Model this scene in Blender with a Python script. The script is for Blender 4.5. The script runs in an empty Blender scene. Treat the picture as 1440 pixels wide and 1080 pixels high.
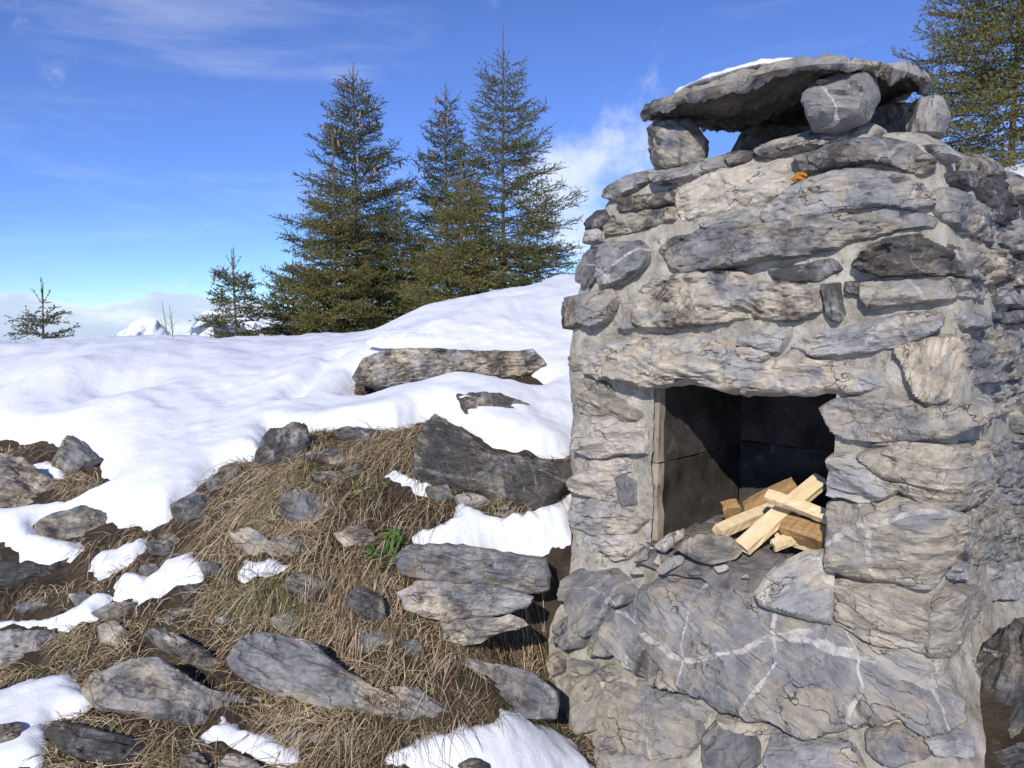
import bpy, math, random
import numpy as np
from mathutils import Vector, Matrix

# ------------------------------------------------------------------ camera, sky, sun, exposure
EYE = 1.5                                   # camera height (m); heights below are relative to it
F_PX = 1080.0                               # focal length in photo pixels (photo 1440 x 1080)
PITCH = math.atan(100.0 / F_PX)
scene = bpy.context.scene
C = scene.collection
cam_d = bpy.data.cameras.new('camera')
cam_d.sensor_width = 36.0
cam_d.lens = 36.0 * F_PX / 1440.0
cam_d.clip_start = 0.05
cam_d.clip_end = 60000.0
cam = bpy.data.objects.new('camera', cam_d)
C.objects.link(cam)
cam.location = (0, 0, EYE)
cam.rotation_euler = (math.pi / 2 - PITCH, 0, 0)
scene.camera = cam

SUN_AZ, SUN_EL = math.radians(17.0), math.radians(32.0)   # light travels forward and to the right
world = bpy.data.worlds.new('World')
scene.world = world
world.use_nodes = True
wn, wl = world.node_tree.nodes, world.node_tree.links
bg = wn['Background']
bg.inputs['Strength'].default_value = 0.14
sky = wn.new('ShaderNodeTexSky')
sky.sky_type = 'NISHITA'
sky.sun_disc = False
sky.sun_elevation = SUN_EL
sky.sun_rotation = math.pi + SUN_AZ
sky.altitude = 2000
sky.air_density = 0.9
sky.dust_density = 0.0
sky.ozone_density = 3.0


def wnode(t, **kw):
    n = wn.new(t)
    for k, v in kw.items():
        setattr(n, k, v)
    return n


def wmath(op, a, b=None, clamp=False):
    n = wnode('ShaderNodeMath', operation=op)
    n.use_clamp = clamp
    for i, v in enumerate((a, b)):
        if v is None:
            continue
        if isinstance(v, (int, float)):
            n.inputs[i].default_value = v
        else:
            wl.new(v, n.inputs[i])
    return n.outputs[0]


def wramp(v, lo, hi):
    n = wnode('ShaderNodeMapRange', interpolation_type='SMOOTHSTEP')
    wl.new(v, n.inputs[0])
    n.inputs[1].default_value = lo
    n.inputs[2].default_value = hi
    return n.outputs[0]


tc = wnode('ShaderNodeTexCoord')
sep = wnode('ShaderNodeSeparateXYZ')
wl.new(tc.outputs['Generated'], sep.inputs[0])
el = sep.outputs['Z']
# a bank of cumulus low over the horizon
mp = wnode('ShaderNodeMapping')
mp.inputs['Scale'].default_value = (6, 6, 15)
wl.new(tc.outputs['Generated'], mp.inputs[0])
nz = wnode('ShaderNodeTexNoise')
nz.inputs['Scale'].default_value = 1.3
nz.inputs['Detail'].default_value = 8
nz.inputs['Roughness'].default_value = 0.55
wl.new(mp.outputs[0], nz.inputs['Vector'])
thr = wmath('ADD', wmath('MULTIPLY', el, 6.5), 0.40)
cum = wramp(wmath('SUBTRACT', nz.outputs[0], thr), 0.0, 0.075)
# thin high streaks
mp2 = wnode('ShaderNodeMapping')
mp2.inputs['Scale'].default_value = (1.6, 1.6, 9)
mp2.inputs['Rotation'].default_value = (0.10, 0.12, 0.3)
wl.new(tc.outputs['Generated'], mp2.inputs[0])
nz2 = wnode('ShaderNodeTexNoise')
nz2.inputs['Scale'].default_value = 1.6
nz2.inputs['Detail'].default_value = 7
nz2.inputs['Roughness'].default_value = 0.6
nz2.inputs['Distortion'].default_value = 0.4
wl.new(mp2.outputs[0], nz2.inputs['Vector'])
cir = wmath('MULTIPLY', wramp(nz2.outputs[0], 0.48, 0.85), 0.30)
# one broken cloud standing behind the trees
dot = wnode('ShaderNodeVectorMath', operation='DISTANCE')
wl.new(tc.outputs['Generated'], dot.inputs[0])
dot.inputs[1].default_value = (0.10, 0.98, 0.15)
near_ = wramp(dot.outputs['Value'], 0.17, 0.02)
nz3_ = wnode('ShaderNodeTexNoise')
nz3_.inputs['Scale'].default_value = 7.0
nz3_.inputs['Detail'].default_value = 8
nz3_.inputs['Roughness'].default_value = 0.6
wl.new(tc.outputs['Generated'], nz3_.inputs['Vector'])
puff = wmath('MULTIPLY', wramp(wmath('ADD', nz3_.outputs[0], wmath('MULTIPLY', near_, 0.28)), 0.60, 0.85), 0.7)
cover = wmath('MAXIMUM', wmath('MAXIMUM', wmath('MULTIPLY', cum, 0.85), cir), puff, True)
hsv = wnode('ShaderNodeHueSaturation')
hsv.inputs['Saturation'].default_value = 1.12
hsv.inputs['Hue'].default_value = 0.515
hsv.inputs['Value'].default_value = 1.0
wl.new(sky.outputs[0], hsv.inputs['Color'])
mixw = wnode('ShaderNodeMix', data_type='RGBA')
wl.new(cover, mixw.inputs[0])
tint = wnode('ShaderNodeMix', data_type='RGBA', blend_type='MULTIPLY')
tint.inputs[0].default_value = 1.0
wl.new(hsv.outputs[0], tint.inputs[6])
tint.inputs[7].default_value = (0.90, 0.96, 1.08, 1)
low = wnode('ShaderNodeMix', data_type='RGBA', blend_type='MULTIPLY')
wl.new(wramp(el, 0.34, -0.03), low.inputs[0])
wl.new(tint.outputs[2], low.inputs[6])
low.inputs[7].default_value = (0.58, 0.73, 0.93, 1)
wl.new(low.outputs[2], mixw.inputs[6])
cshade = wnode('ShaderNodeMix', data_type='RGBA')
wl.new(wramp(wmath('SUBTRACT', nz.outputs[0], wmath('MULTIPLY', el, 2.0)), 0.62, 0.40), cshade.inputs[0])
cshade.inputs[6].default_value = (3.9, 4.6, 5.9, 1)
cshade.inputs[7].default_value = (6.6, 6.9, 7.3, 1)
wl.new(cshade.outputs[2], mixw.inputs[7])
wl.new(mixw.outputs[2], bg.inputs['Color'])

sun_d = bpy.data.lights.new('sun', 'SUN')
sun_d.energy = 3.7
sun_d.angle = math.radians(0.5)
sun_d.color = (1.0, 0.95, 0.88)
sun = bpy.data.objects.new('sun', sun_d)
C.objects.link(sun)
sdir = Vector((math.sin(SUN_AZ) * math.cos(SUN_EL), math.cos(SUN_AZ) * math.cos(SUN_EL), -math.sin(SUN_EL)))
sun.rotation_euler = sdir.to_track_quat('-Z', 'Y').to_euler()
sun.location = (-6, -10, 9)
vs = scene.view_settings
vs.view_transform = 'Standard'
vs.look = 'None'
vs.exposure = 0.13
vs.gamma = 1.0
vs.use_curve_mapping = False
scene.cycles.max_bounces = 6
scene.cycles.diffuse_bounces = 3
scene.cycles.use_denoising = True

rng = np.random.default_rng(7)
random.seed(7)


# ------------------------------------------------------------------ helpers
def hash3(ix, iy, iz, seed):
    n = (ix.astype(np.int64) * 374761393 + iy.astype(np.int64) * 668265263 + iz.astype(np.int64) * 2147483647 + seed * 1274126177) & 0xFFFFFFFF
    n = ((n ^ (n >> 13)) * 1274126177) & 0xFFFFFFFF
    n = ((n ^ (n >> 16)) * 2246822519) & 0xFFFFFFFF
    return ((n ^ (n >> 15)) & 0xFFFFFF) / float(0xFFFFFF)


def vnoise(p, seed=0):
    """value noise in [-1, 1]; p is (N, 3)"""
    i = np.floor(p).astype(np.int64)
    f = p - i
    f = f * f * (3 - 2 * f)
    out = 0
    for dx in (0, 1):
        for dy in (0, 1):
            for dz in (0, 1):
                w = (f[:, 0] if dx else 1 - f[:, 0]) * (f[:, 1] if dy else 1 - f[:, 1]) * (f[:, 2] if dz else 1 - f[:, 2])
                out = out + w * hash3(i[:, 0] + dx, i[:, 1] + dy, i[:, 2] + dz, seed)
    return out * 2 - 1


def fbm(p, seed=0, octaves=4, gain=0.5):
    a, s, out = 1.0, 1.0, 0
    for k in range(octaves):
        out = out + a * vnoise(p * s + 17.3 * k, seed + k)
        a *= gain
        s *= 2.03
    return out


def mesh_obj(name, verts, faces, material=None, parent=None, smooth=True):
    me = bpy.data.meshes.new(name)
    verts = np.asarray(verts, dtype=np.float32).reshape(-1, 3)
    if isinstance(faces, np.ndarray) and faces.ndim == 2:
        k = faces.shape[1]
        me.vertices.add(len(verts))
        me.vertices.foreach_set('co', verts.ravel())
        me.loops.add(faces.size)
        me.loops.foreach_set('vertex_index', faces.astype(np.int32).ravel())
        me.polygons.add(len(faces))
        me.polygons.foreach_set('loop_start', np.arange(0, faces.size, k, dtype=np.int32))
        me.polygons.foreach_set('loop_total', np.full(len(faces), k, dtype=np.int32))
        me.update(calc_edges=True)
    else:
        me.from_pydata([tuple(v) for v in verts], [], [tuple(f) for f in faces])
        me.update()
    if smooth:
        me.polygons.foreach_set('use_smooth', np.ones(len(me.polygons), dtype=bool))
    if smooth == 'sharp':
        me.set_sharp_from_angle(angle=math.radians(33))
    o = bpy.data.objects.new(name, me)
    C.objects.link(o)
    if material:
        me.materials.append(material)
    if parent:
        o.parent = parent
    return o


def tag(o, label=None, cat=None, group=None, kind=None):
    if label:
        o['label'] = label
    if cat:
        o['category'] = cat
    if group:
        o['group'] = group
    if kind:
        o['kind'] = kind
    return o


def empty(name, loc=(0, 0, 0)):
    o = bpy.data.objects.new(name, None)
    o.location = loc
    C.objects.link(o)
    return o


def ray(px, py):
    """direction of a photo pixel, from the eye"""
    x = (px - 720.0) / F_PX
    y = (540.0 - py) / F_PX
    c, s = math.cos(PITCH), math.sin(PITCH)
    return np.array([x, c + y * s, -s + y * c])


def to_px(p):
    p = np.asarray(p, dtype=float).reshape(-1, 3)
    c, s = math.cos(PITCH), math.sin(PITCH)
    d = p[:, 1] * c - p[:, 2] * s
    up = p[:, 1] * s + p[:, 2] * c
    return 720 + F_PX * p[:, 0] / d, 540 - F_PX * up / d


def poly_sdf(pts, poly):
    """signed distance to a closed polygon, positive inside; also nearest boundary point"""
    pts = np.asarray(pts, float)
    poly = np.asarray(poly, float)
    best = np.full(len(pts), 1e9)
    near = np.zeros_like(pts)
    inside = np.zeros(len(pts), bool)
    n = len(poly)
    for i in range(n):
        a, b = poly[i], poly[(i + 1) % n]
        ab = b - a
        l2 = max(ab @ ab, 1e-12)
        t = np.clip(((pts - a) @ ab) / l2, 0, 1)
        q = a + t[:, None] * ab
        d = np.hypot(pts[:, 0] - q[:, 0], pts[:, 1] - q[:, 1])
        m = d < best
        best[m] = d[m]
        near[m] = q[m]
        cross = (a[1] > pts[:, 1]) != (b[1] > pts[:, 1])
        with np.errstate(divide='ignore', invalid='ignore'):
            xi = a[0] + (pts[:, 1] - a[1]) * (b[0] - a[0]) / (b[1] - a[1])
        inside ^= cross & (pts[:, 0] < xi)
    return np.where(inside, best, -best), near


def smooth_outline(poly, step, jitter, seed):
    """resample a traced outline, round its corners a little and roughen it"""
    poly = np.asarray(poly, float)
    n = len(poly)
    out = []
    for i in range(n):
        p0, p1, p2, p3 = poly[i - 1], poly[i], poly[(i + 1) % n], poly[(i + 2) % n]
        m = max(2, int(np.linalg.norm(p2 - p1) / step))
        for k in range(m):
            t = k / m
            cr = 0.5 * (2 * p1 + (p2 - p0) * t + (2 * p0 - 5 * p1 + 4 * p2 - p3) * t * t + (3 * p1 - p0 - 3 * p2 + p3) * t ** 3)
            lin = p1 + (p2 - p1) * t
            out.append(0.25 * cr + 0.75 * lin)
    out = np.array(out)
    q = np.column_stack([out * 38.0, np.full(len(out), seed * 3.1)])
    out = out + jitter * np.column_stack([fbm(q, seed, 3), fbm(q, seed + 50, 3)])
    return out


def patch(poly, g, axis=None):
    """grid mesh of a polygon: 2-D points, quads, inner distance; rim points lie on the outline"""
    c = poly.mean(0)
    ar = abs(0.5 * np.sum(poly[:, 0] * np.roll(poly[:, 1], -1) - np.roll(poly[:, 0], -1) * poly[:, 1]))
    g = min(g, math.sqrt(ar) / 7)
    if axis is None:
        w, v = np.linalg.eigh(np.cov((poly - c).T))
        axis = v[:, 1]
        if axis[0] < 0:
            axis = -axis
    R = np.array([[axis[0], axis[1]], [-axis[1], axis[0]]])
    loc = (poly - c) @ R.T
    lo, hi = loc.min(0) - g, loc.max(0) + g
    nx, ny = int((hi[0] - lo[0]) / g) + 2, int((hi[1] - lo[1]) / g) + 2
    gx, gy = np.meshgrid(lo[0] + g * np.arange(nx), lo[1] + g * np.arange(ny), indexing='ij')
    pts = np.column_stack([gx.ravel(), gy.ravel()])
    sd, near = poly_sdf(pts, loc)
    idx = np.arange(nx * ny).reshape(nx, ny)
    q = np.stack([idx[:-1, :-1], idx[1:, :-1], idx[1:, 1:], idx[:-1, 1:]], -1).reshape(-1, 4)
    q = q[(sd[q] > 0.45 * g).any(1)]
    used = np.unique(q)
    remap = np.full(nx * ny, -1)
    remap[used] = np.arange(len(used))
    pts, sd, near = pts[used], sd[used], near[used]
    out = sd <= 0.45 * g
    pts[out] = near[out]
    sd = np.maximum(sd, 0)
    sd[out] = 0
    return c, R, pts, sd, remap[q], out


# ------------------------------------------------------------------ materials
def new_mat(name):
    m = bpy.data.materials.new(name)
    m.use_nodes = True
    nt = m.node_tree
    b = nt.nodes['Principled BSDF']
    b.inputs['Roughness'].default_value = 0.85
    b.inputs['Specular IOR Level'].default_value = 0.25
    return m, nt, b


class NG:
    """small node-graph builder"""

    def __init__(self, nt):
        self.nt, self.n, self.l = nt, nt.nodes, nt.links

    def put(self, sock, v):
        if hasattr(v, 'is_linked'):
            self.l.new(v, sock)
        else:
            sock.default_value = v

    def coord(self, kind='Object', scale=(1, 1, 1), rot=(0, 0, 0), rand=True):
        t = self.n.new('ShaderNodeTexCoord')
        src = t.outputs[kind]
        if rand:
            oi = self.n.new('ShaderNodeObjectInfo')
            ad = self.n.new('ShaderNodeVectorMath')
            ad.operation = 'MULTIPLY_ADD'
            cb = self.n.new('ShaderNodeCombineXYZ')
            for i in range(3):
                self.l.new(oi.outputs['Random'], cb.inputs[i])
            self.l.new(cb.outputs[0], ad.inputs[0])
            ad.inputs[1].default_value = (37, 53, 71)
            self.l.new(src, ad.inputs[2])
            src = ad.outputs[0]
        m = self.n.new('ShaderNodeMapping')
        m.inputs['Scale'].default_value = scale
        m.inputs['Rotation'].default_value = rot
        self.l.new(src, m.inputs[0])
        return m.outputs[0]

    def noise(self, vec, scale, detail=5, rough=0.55, dist=0.0):
        t = self.n.new('ShaderNodeTexNoise')
        t.inputs['Scale'].default_value = scale
        t.inputs['Detail'].default_value = detail
        t.inputs['Roughness'].default_value = rough
        t.inputs['Distortion'].default_value = dist
        self.l.new(vec, t.inputs['Vector'])
        return t.outputs[0]

    def map(self, v, a, b, c=0.0, d=1.0):
        t = self.n.new('ShaderNodeMapRange')
        self.put(t.inputs[0], v)
        for i, x in enumerate((a, b, c, d)):
            t.inputs[i + 1].default_value = x
        return t.outputs[0]

    def math(self, op, a, b=0.0):
        t = self.n.new('ShaderNodeMath')
        t.operation = op
        self.put(t.inputs[0], a)
        self.put(t.inputs[1], b)
        return t.outputs[0]

    def mix(self, f, a, b, blend='MIX'):
        t = self.n.new('ShaderNodeMix')
        t.data_type = 'RGBA'
        t.blend_type = blend
        self.put(t.inputs[0], f)
        self.put(t.inputs[6], a if hasattr(a, 'is_linked') else (*a, 1))
        self.put(t.inputs[7], b if hasattr(b, 'is_linked') else (*b, 1))
        return t.outputs[2]

    def attr(self, name, kind='OBJECT'):
        t = self.n.new('ShaderNodeAttribute')
        t.attribute_type = kind
        t.attribute_name = name
        return t

    def bump(self, h, strength, dist, prev=None):
        t = self.n.new('ShaderNodeBump')
        t.inputs['Strength'].default_value = strength
        t.inputs['Distance'].default_value = dist
        self.l.new(h, t.inputs['Height'])
        if prev is not None:
            self.l.new(prev, t.inputs['Normal'])
        return t.outputs[0]


def stone_material():
    m, nt, b = new_mat('weathered_limestone')
    g = NG(nt)
    v = g.coord()
    vs_ = g.coord(scale=(2.4, 8, 8))
    warm, dark, vein, light = (g.attr(k).outputs['Fac'] for k in ('warm', 'dark', 'vein', 'light'))
    big = g.noise(v, 5.0, 5, 0.6, 0.6)
    mid = g.noise(v, 17.0, 6, 0.65, 0.4)
    str_ = g.noise(vs_, 4.5, 6, 0.62, 0.9)
    grey = g.mix(g.map(big, 0.32, 0.68), (0.175, 0.182, 0.195), (0.45, 0.43, 0.395))
    tan = g.mix(g.map(mid, 0.3, 0.7), (0.34, 0.275, 0.185), (0.63, 0.55, 0.42))
    wmask = g.map(g.math('ADD', g.noise(v, 6.0, 6, 0.6, 0.8), g.math('MULTIPLY', warm, 0.22)), 0.54, 0.68, 0.0, 0.9)
    col = g.mix(wmask, grey, tan)
    col = g.mix(g.map(str_, 0.25, 0.75, 0.0, 1.0), g.mix(1.0, col, (0.60, 0.60, 0.62), 'MULTIPLY'), g.mix(1.0, col, (1.25, 1.23, 1.19), 'MULTIPLY'))
    col = g.mix(g.math('MULTIPLY', light, 0.75), col, (0.58, 0.555, 0.50))
    oi = g.n.new('ShaderNodeObjectInfo')
    val = g.map(g.math('FRACT', g.math('MULTIPLY', oi.outputs['Random'], 7.31)), 0, 1, 0.72, 1.22)
    vv_ = g.n.new('ShaderNodeCombineXYZ')
    for i_ in range(3):
        g.l.new(val, vv_.inputs[i_])
    col = g.mix(1.0, col, vv_.outputs[0], 'MULTIPLY')
    # open fissures along the bedding
    vo = g.n.new('ShaderNodeTexVoronoi')
    vo.feature = 'DISTANCE_TO_EDGE'
    vo.inputs['Scale'].default_value = 3.4
    wob = g.n.new('ShaderNodeVectorMath')
    wob.operation = 'ADD'
    nv = g.n.new('ShaderNodeTexNoise')
    nv.inputs['Scale'].default_value = 9.0
    nv.inputs['Detail'].default_value = 5
    g.l.new(v, nv.inputs['Vector'])
    sc_ = g.n.new('ShaderNodeVectorMath')
    sc_.operation = 'SCALE'
    sc_.inputs['Scale'].default_value = 0.35
    g.l.new(nv.outputs['Color'], sc_.inputs[0])
    g.l.new(g.coord(scale=(1.3, 3.6, 3.6)), wob.inputs[0])
    g.l.new(sc_.outputs[0], wob.inputs[1])
    g.l.new(wob.outputs[0], vo.inputs['Vector'])
    fis = g.math('MULTIPLY', g.map(vo.outputs['Distance'], 0.003, 0.013, 1.0, 0.0), g.map(g.noise(v, 6.0, 3), 0.50, 0.60))
    col = g.mix(g.math('MULTIPLY', fis, 0.7), col, (0.04, 0.037, 0.034))
    # dark weathering and lichen
    dm = g.map(g.math('ADD', g.noise(v, 6.5, 9, 0.72, 0.6), g.math('MULTIPLY', dark, 0.26)), 0.61, 0.75, 0.0, 0.86)
    col = g.mix(dm, col, (0.052, 0.048, 0.045))
    pale = g.map(g.noise(v, 26.0, 6, 0.7, 0.6), 0.60, 0.68)
    col = g.mix(g.math('MULTIPLY', pale, 0.45), col, (0.56, 0.55, 0.51))
    sp = g.map(g.noise(v, 85.0, 3, 0.6), 0.60, 0.70)
    col = g.mix(g.math('MULTIPLY', sp, 0.35), col, (0.06, 0.058, 0.055))
    # calcite veins
    def lines(rot, scale, dist):
        t = g.n.new('ShaderNodeTexWave')
        t.inputs['Scale'].default_value = scale
        t.inputs['Distortion'].default_value = dist
        t.inputs['Detail'].default_value = 3
        t.inputs['Detail Scale'].default_value = 1.4
        g.l.new(g.coord(rot=rot), t.inputs['Vector'])
        return t.outputs['Fac']
    w = g.map(g.noise(v, 8.0, 5, 0.7), 0.42, 0.72, 1.0, 0.988)
    e1 = g.math('MULTIPLY', g.math('GREATER_THAN', lines((0.3, 0.2, 1.15), 0.75, 5.0), w), g.map(g.noise(v, 30.0, 4), 0.3, 0.6))
    e2 = g.math('MULTIPLY', g.math('GREATER_THAN', lines((0.2, -0.5, -0.35), 1.3, 6.0), w), g.map(g.noise(v, 22.0, 4), 0.3, 0.6))
    vm = g.math('MULTIPLY', g.math('MAXIMUM', e1, e2), g.math('MULTIPLY', vein, 0.8))
    col = g.mix(vm, col, (0.66, 0.63, 0.57))
    g.l.new(col, b.inputs['Base Color'])
    h = g.math('ADD', g.math('MULTIPLY', str_, 0.9), g.math('MULTIPLY', g.noise(v, 38.0, 8, 0.7), 0.6))
    h = g.math('SUBTRACT', h, g.math('MULTIPLY', fis, 0.8))
    n = g.bump(h, 1.0, 0.016)
    n = g.bump(g.noise(v, 160.0, 4, 0.7), 0.35, 0.003, n)
    g.l.new(n, b.inputs['Normal'])
    b.inputs['Roughness'].default_value = 0.78
    return m


def simple_mat(name, c1, c2, scale, bump=0.5, bdist=0.01, rough=0.9, c3=None, stretch=(1, 1, 1), bscale=None, t3=(0.58, 0.68)):
    m, nt, b = new_mat(name)
    g = NG(nt)
    v = g.coord(scale=stretch)
    col = g.mix(g.map(g.noise(v, scale, 7, 0.62, 0.3), 0.33, 0.67), c1, c2)
    if c3:
        col = g.mix(g.map(g.noise(v, scale * 2.7, 6, 0.65, 0.4), *t3), col, c3)
    g.l.new(col, b.inputs['Base Color'])
    b.inputs['Roughness'].default_value = rough
    if bump:
        n = g.bump(g.noise(v, bscale or scale * 5, 8, 0.7), bump, bdist)
        g.l.new(n, b.inputs['Normal'])
    return m


def attr_mat(name, rough=0.8, attr='tone', trans=0.0):
    m, nt, b = new_mat(name)
    g = NG(nt)
    a = g.attr(attr, 'GEOMETRY')
    g.l.new(a.outputs['Color'], b.inputs['Base Color'])
    b.inputs['Roughness'].default_value = rough
    return m


def set_tone(o, cols):
    at = o.data.color_attributes.new('tone', 'FLOAT_COLOR', 'POINT')
    c4 = np.column_stack([cols, np.ones(len(cols))]).astype(np.float32)
    at.data.foreach_set('color', c4.ravel())


M_STONE = stone_material()
M_MORTAR = simple_mat('lime_mortar', (0.30, 0.27, 0.21), (0.64, 0.595, 0.50), 11, 1.0, 0.016, 0.95, (0.20, 0.185, 0.155), bscale=60, t3=(0.55, 0.68))
M_SOIL = simple_mat('dark_soil', (0.045, 0.032, 0.021), (0.12, 0.088, 0.055), 7, 1.0, 0.03, 0.95, (0.17, 0.13, 0.085), bscale=40)
M_ASH = simple_mat('ash', (0.11, 0.10, 0.09), (0.30, 0.28, 0.26), 18, 1.0, 0.012, 0.95, (0.03, 0.03, 0.03), bscale=70)
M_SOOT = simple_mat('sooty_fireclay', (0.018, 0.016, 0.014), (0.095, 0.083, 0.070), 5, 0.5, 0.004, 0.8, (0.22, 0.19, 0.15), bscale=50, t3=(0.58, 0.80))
M_CLAY = simple_mat('bare_fireclay', (0.26, 0.21, 0.15), (0.44, 0.38, 0.30), 9, 0.4, 0.003, 0.9, (0.16, 0.11, 0.07), bscale=60)
M_WOOD = simple_mat('split_spruce_wood', (0.76, 0.57, 0.31), (0.86, 0.69, 0.43), 7, 0.35, 0.002, 0.6, (0.50, 0.29, 0.12), stretch=(1, 14, 14), bscale=18, t3=(0.62, 0.72))
M_OLDWOOD = simple_mat('weathered_split_wood', (0.30, 0.17, 0.07), (0.52, 0.33, 0.15), 8, 0.5, 0.003, 0.7, (0.12, 0.07, 0.035), stretch=(1, 10, 10), bscale=20)
M_BARK = simple_mat('spruce_bark', (0.13, 0.095, 0.07), (0.27, 0.21, 0.16), 14, 0.8, 0.01, 0.9, (0.06, 0.045, 0.035))
M_CONE = simple_mat('spruce_cone_brown', (0.22, 0.115, 0.055), (0.36, 0.21, 0.11), 60, 0.5, 0.004, 0.7)
M_NEEDLE = attr_mat('spruce_needles', 0.6)
M_GRASS = attr_mat('dry_grass_blades', 0.75)
M_ROCKFAR = simple_mat('mountain_snow_and_rock', (0.86, 0.88, 0.92), (0.80, 0.83, 0.88), 3, 0, 0, 0.9)


def snow_material():
    m, nt, b = new_mat('spring_snow')
    g = NG(nt)
    v = g.coord(rand=False)
    col = g.mix(g.map(g.noise(v, 2.2, 6, 0.6), 0.3, 0.7), (0.75, 0.77, 0.80), (0.82, 0.83, 0.845))
    dirt = g.map(g.math('ADD', g.noise(v, 70.0, 3, 0.6), g.math('MULTIPLY', g.noise(v, 1.5, 3), 0.12)), 0.74, 0.78)
    col = g.mix(g.math('MULTIPLY', dirt, 0.6), col, (0.25, 0.20, 0.15))
    g.l.new(col, b.inputs['Base Color'])
    b.inputs['Roughness'].default_value = 0.55
    n = g.bump(g.noise(v, 9.0, 6, 0.6), 0.35, 0.03)
    n = g.bump(g.noise(v, 130.0, 4, 0.7), 0.5, 0.004, n)
    g.l.new(n, b.inputs['Normal'])
    return m


M_SNOW = snow_material()


# ------------------------------------------------------------------ terrain (heights relative to the eye)
CTRL = [  # photo pixel and distance ahead of places on the slope
    (100, 1080, 2.15), (100, 960, 2.5), (100, 880, 2.8), (100, 800, 3.1), (100, 720, 3.5), (60, 640, 4.0), (150, 575, 4.7), (20, 560, 4.9),
    (120, 508, 5.5), (230, 680, 3.62), (230, 600, 4.3), (0, 505, 6.2), (100, 490, 7.2), (250, 489, 7.2), (-250, 1000, 2.5), (-250, 700, 3.9), (-250, 540, 5.6),
    (400, 1080, 2.25), (400, 950, 2.55), (400, 800, 2.9), (400, 700, 3.25), (400, 620, 3.8), (400, 545, 4.8), (330, 520, 5.4), (400, 491, 7.2), (300, 640, 3.85),
    (700, 1080, 2.3), (690, 960, 2.52), (600, 900, 2.68), (660, 895, 2.72), (660, 790, 2.95), (560, 770, 3.0), (560, 690, 3.3), (740, 745, 3.1),
    (700, 690, 3.35), (700, 640, 3.6), (730, 600, 3.9), (690, 575, 4.05), (700, 540, 4.4), (520, 560, 4.5), (630, 520, 4.65), (640, 470, 5.2), (520, 500, 5.5),
    (600, 455, 6.0), (500, 491, 6.8), (720, 425, 6.2), (800, 404, 6.8), (800, 470, 5.2), (800, 640, 3.7), (800, 560, 4.3), (810, 785, 3.1),
    (1440, 1060, 2.1), (1400, 960, 2.3), (1460, 840, 2.95), (1600, 800, 3.0), (1700, 1000, 2.2),
    (1480, 240, 6.5), (1700, 300, 5.5), (1200, 330, 7.5),
]
cp = []
for px, py, d in CTRL:
    r = ray(px, py)
    cp.append(r * (d / r[1]))
cp = np.array(cp)
extra = np.array([  # beyond the crest the ground drops away; behind the camera it goes on down
    (-9, 12, -1.6), (-4, 12, -0.95), (-2.3, 11.5, -0.75), (0, 11.5, -0.35), (2.5, 12, 0.3), (6, 11, 1.0), (9, 9, 0.8), (-12, 7, -1.2), (-7, 4, -1.0),
    (-10, 20, -5), (0, 20, -4), (9, 20, -3), (-25, 30, -14), (0, 32, -13), (25, 30, -12), (-20, 5, -3), (20, 6, 1.5),
    (0, -0.5, -1.62), (-2, 0.4, -1.66), (2, 0.4, -1.6), (0, 1.2, -1.56), (-4, -4, -2.4), (4, -4, -2.2), (-12, -6, -4), (12, -6, -2), (0, -14, -5)], float)
_TH = math.radians(44.0)
foot = []
for a_, b_, z_ in ((.66, -.5, -1.62), (1.1, -.42, -1.52), (1.40, -.32, -1.36), (.1, -.5, -1.62), (-.35, -.3, -1.5), (.66, .3, -1.3), (.66, .9, -.9), (.66, -.15, -1.5), (1.2, -.1, -1.35)):
    foot.append((1.25 - a_ * math.cos(_TH) + b_ * math.sin(_TH), 2.16 + a_ * math.sin(_TH) + b_ * math.cos(_TH), z_))
dome = []
for px, py, d, up in ((120, 545, 4.9, .10), (60, 570, 4.7, .10), (190, 600, 4.4, .10), (330, 575, 4.5, -.05)):
    r = ray(px, py)
    dome.append(r * (d / r[1]) + np.array([0, 0, up]))
cp = np.vstack([cp, extra, foot, dome])


def tps_fit(p, smooth=2e-3):
    n = len(p)
    d2 = ((p[:, None, :2] - p[None, :, :2]) ** 2).sum(-1)
    K = 0.5 * d2 * np.log(d2 + 1e-9) + smooth * np.eye(n)
    P = np.column_stack([np.ones(n), p[:, :2]])
    A = np.zeros((n + 3, n + 3))
    A[:n, :n], A[:n, n:], A[n:, :n] = K, P, P.T
    return np.linalg.solve(A, np.concatenate([p[:, 2], np.zeros(3)]))


TPS = tps_fit(cp)


def ground_base(xy):
    xy = np.asarray(xy, float).reshape(-1, 2)
    out = np.zeros(len(xy))
    for i0 in range(0, len(xy), 20000):
        q = xy[i0:i0 + 20000]
        d2 = ((q[:, None] - cp[None, :, :2]) ** 2).sum(-1)
        out[i0:i0 + 20000] = (0.5 * d2 * np.log(d2 + 1e-9)) @ TPS[:len(cp)] + TPS[-3] + q @ TPS[-2:]
    return out


def ground(xy):
    xy = np.asarray(xy, float).reshape(-1, 2)
    z = ground_base(xy)
    q = np.column_stack([xy * 2.2, np.zeros(len(xy))])
    near = np.clip((9 - np.hypot(xy[:, 0], xy[:, 1])) / 4, 0, 1)
    return z + near * (0.018 * fbm(q, 3, 4) + 0.012 * fbm(q * 6.0, 9, 2))


def hit_ground(px, py, dmin=1.5, dmax=9.0):
    r = ray(px, py)
    d = np.arange(dmin, dmax, 0.03)
    p = r[None] * (d / r[1])[:, None]
    below = p[:, 2] < ground_base(p[:, :2])
    k = int(np.argmax(below)) if below.any() else len(d) - 1
    return p[k]


NA = 520
ang = np.linspace(-math.radians(78), math.radians(78), NA)
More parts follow.
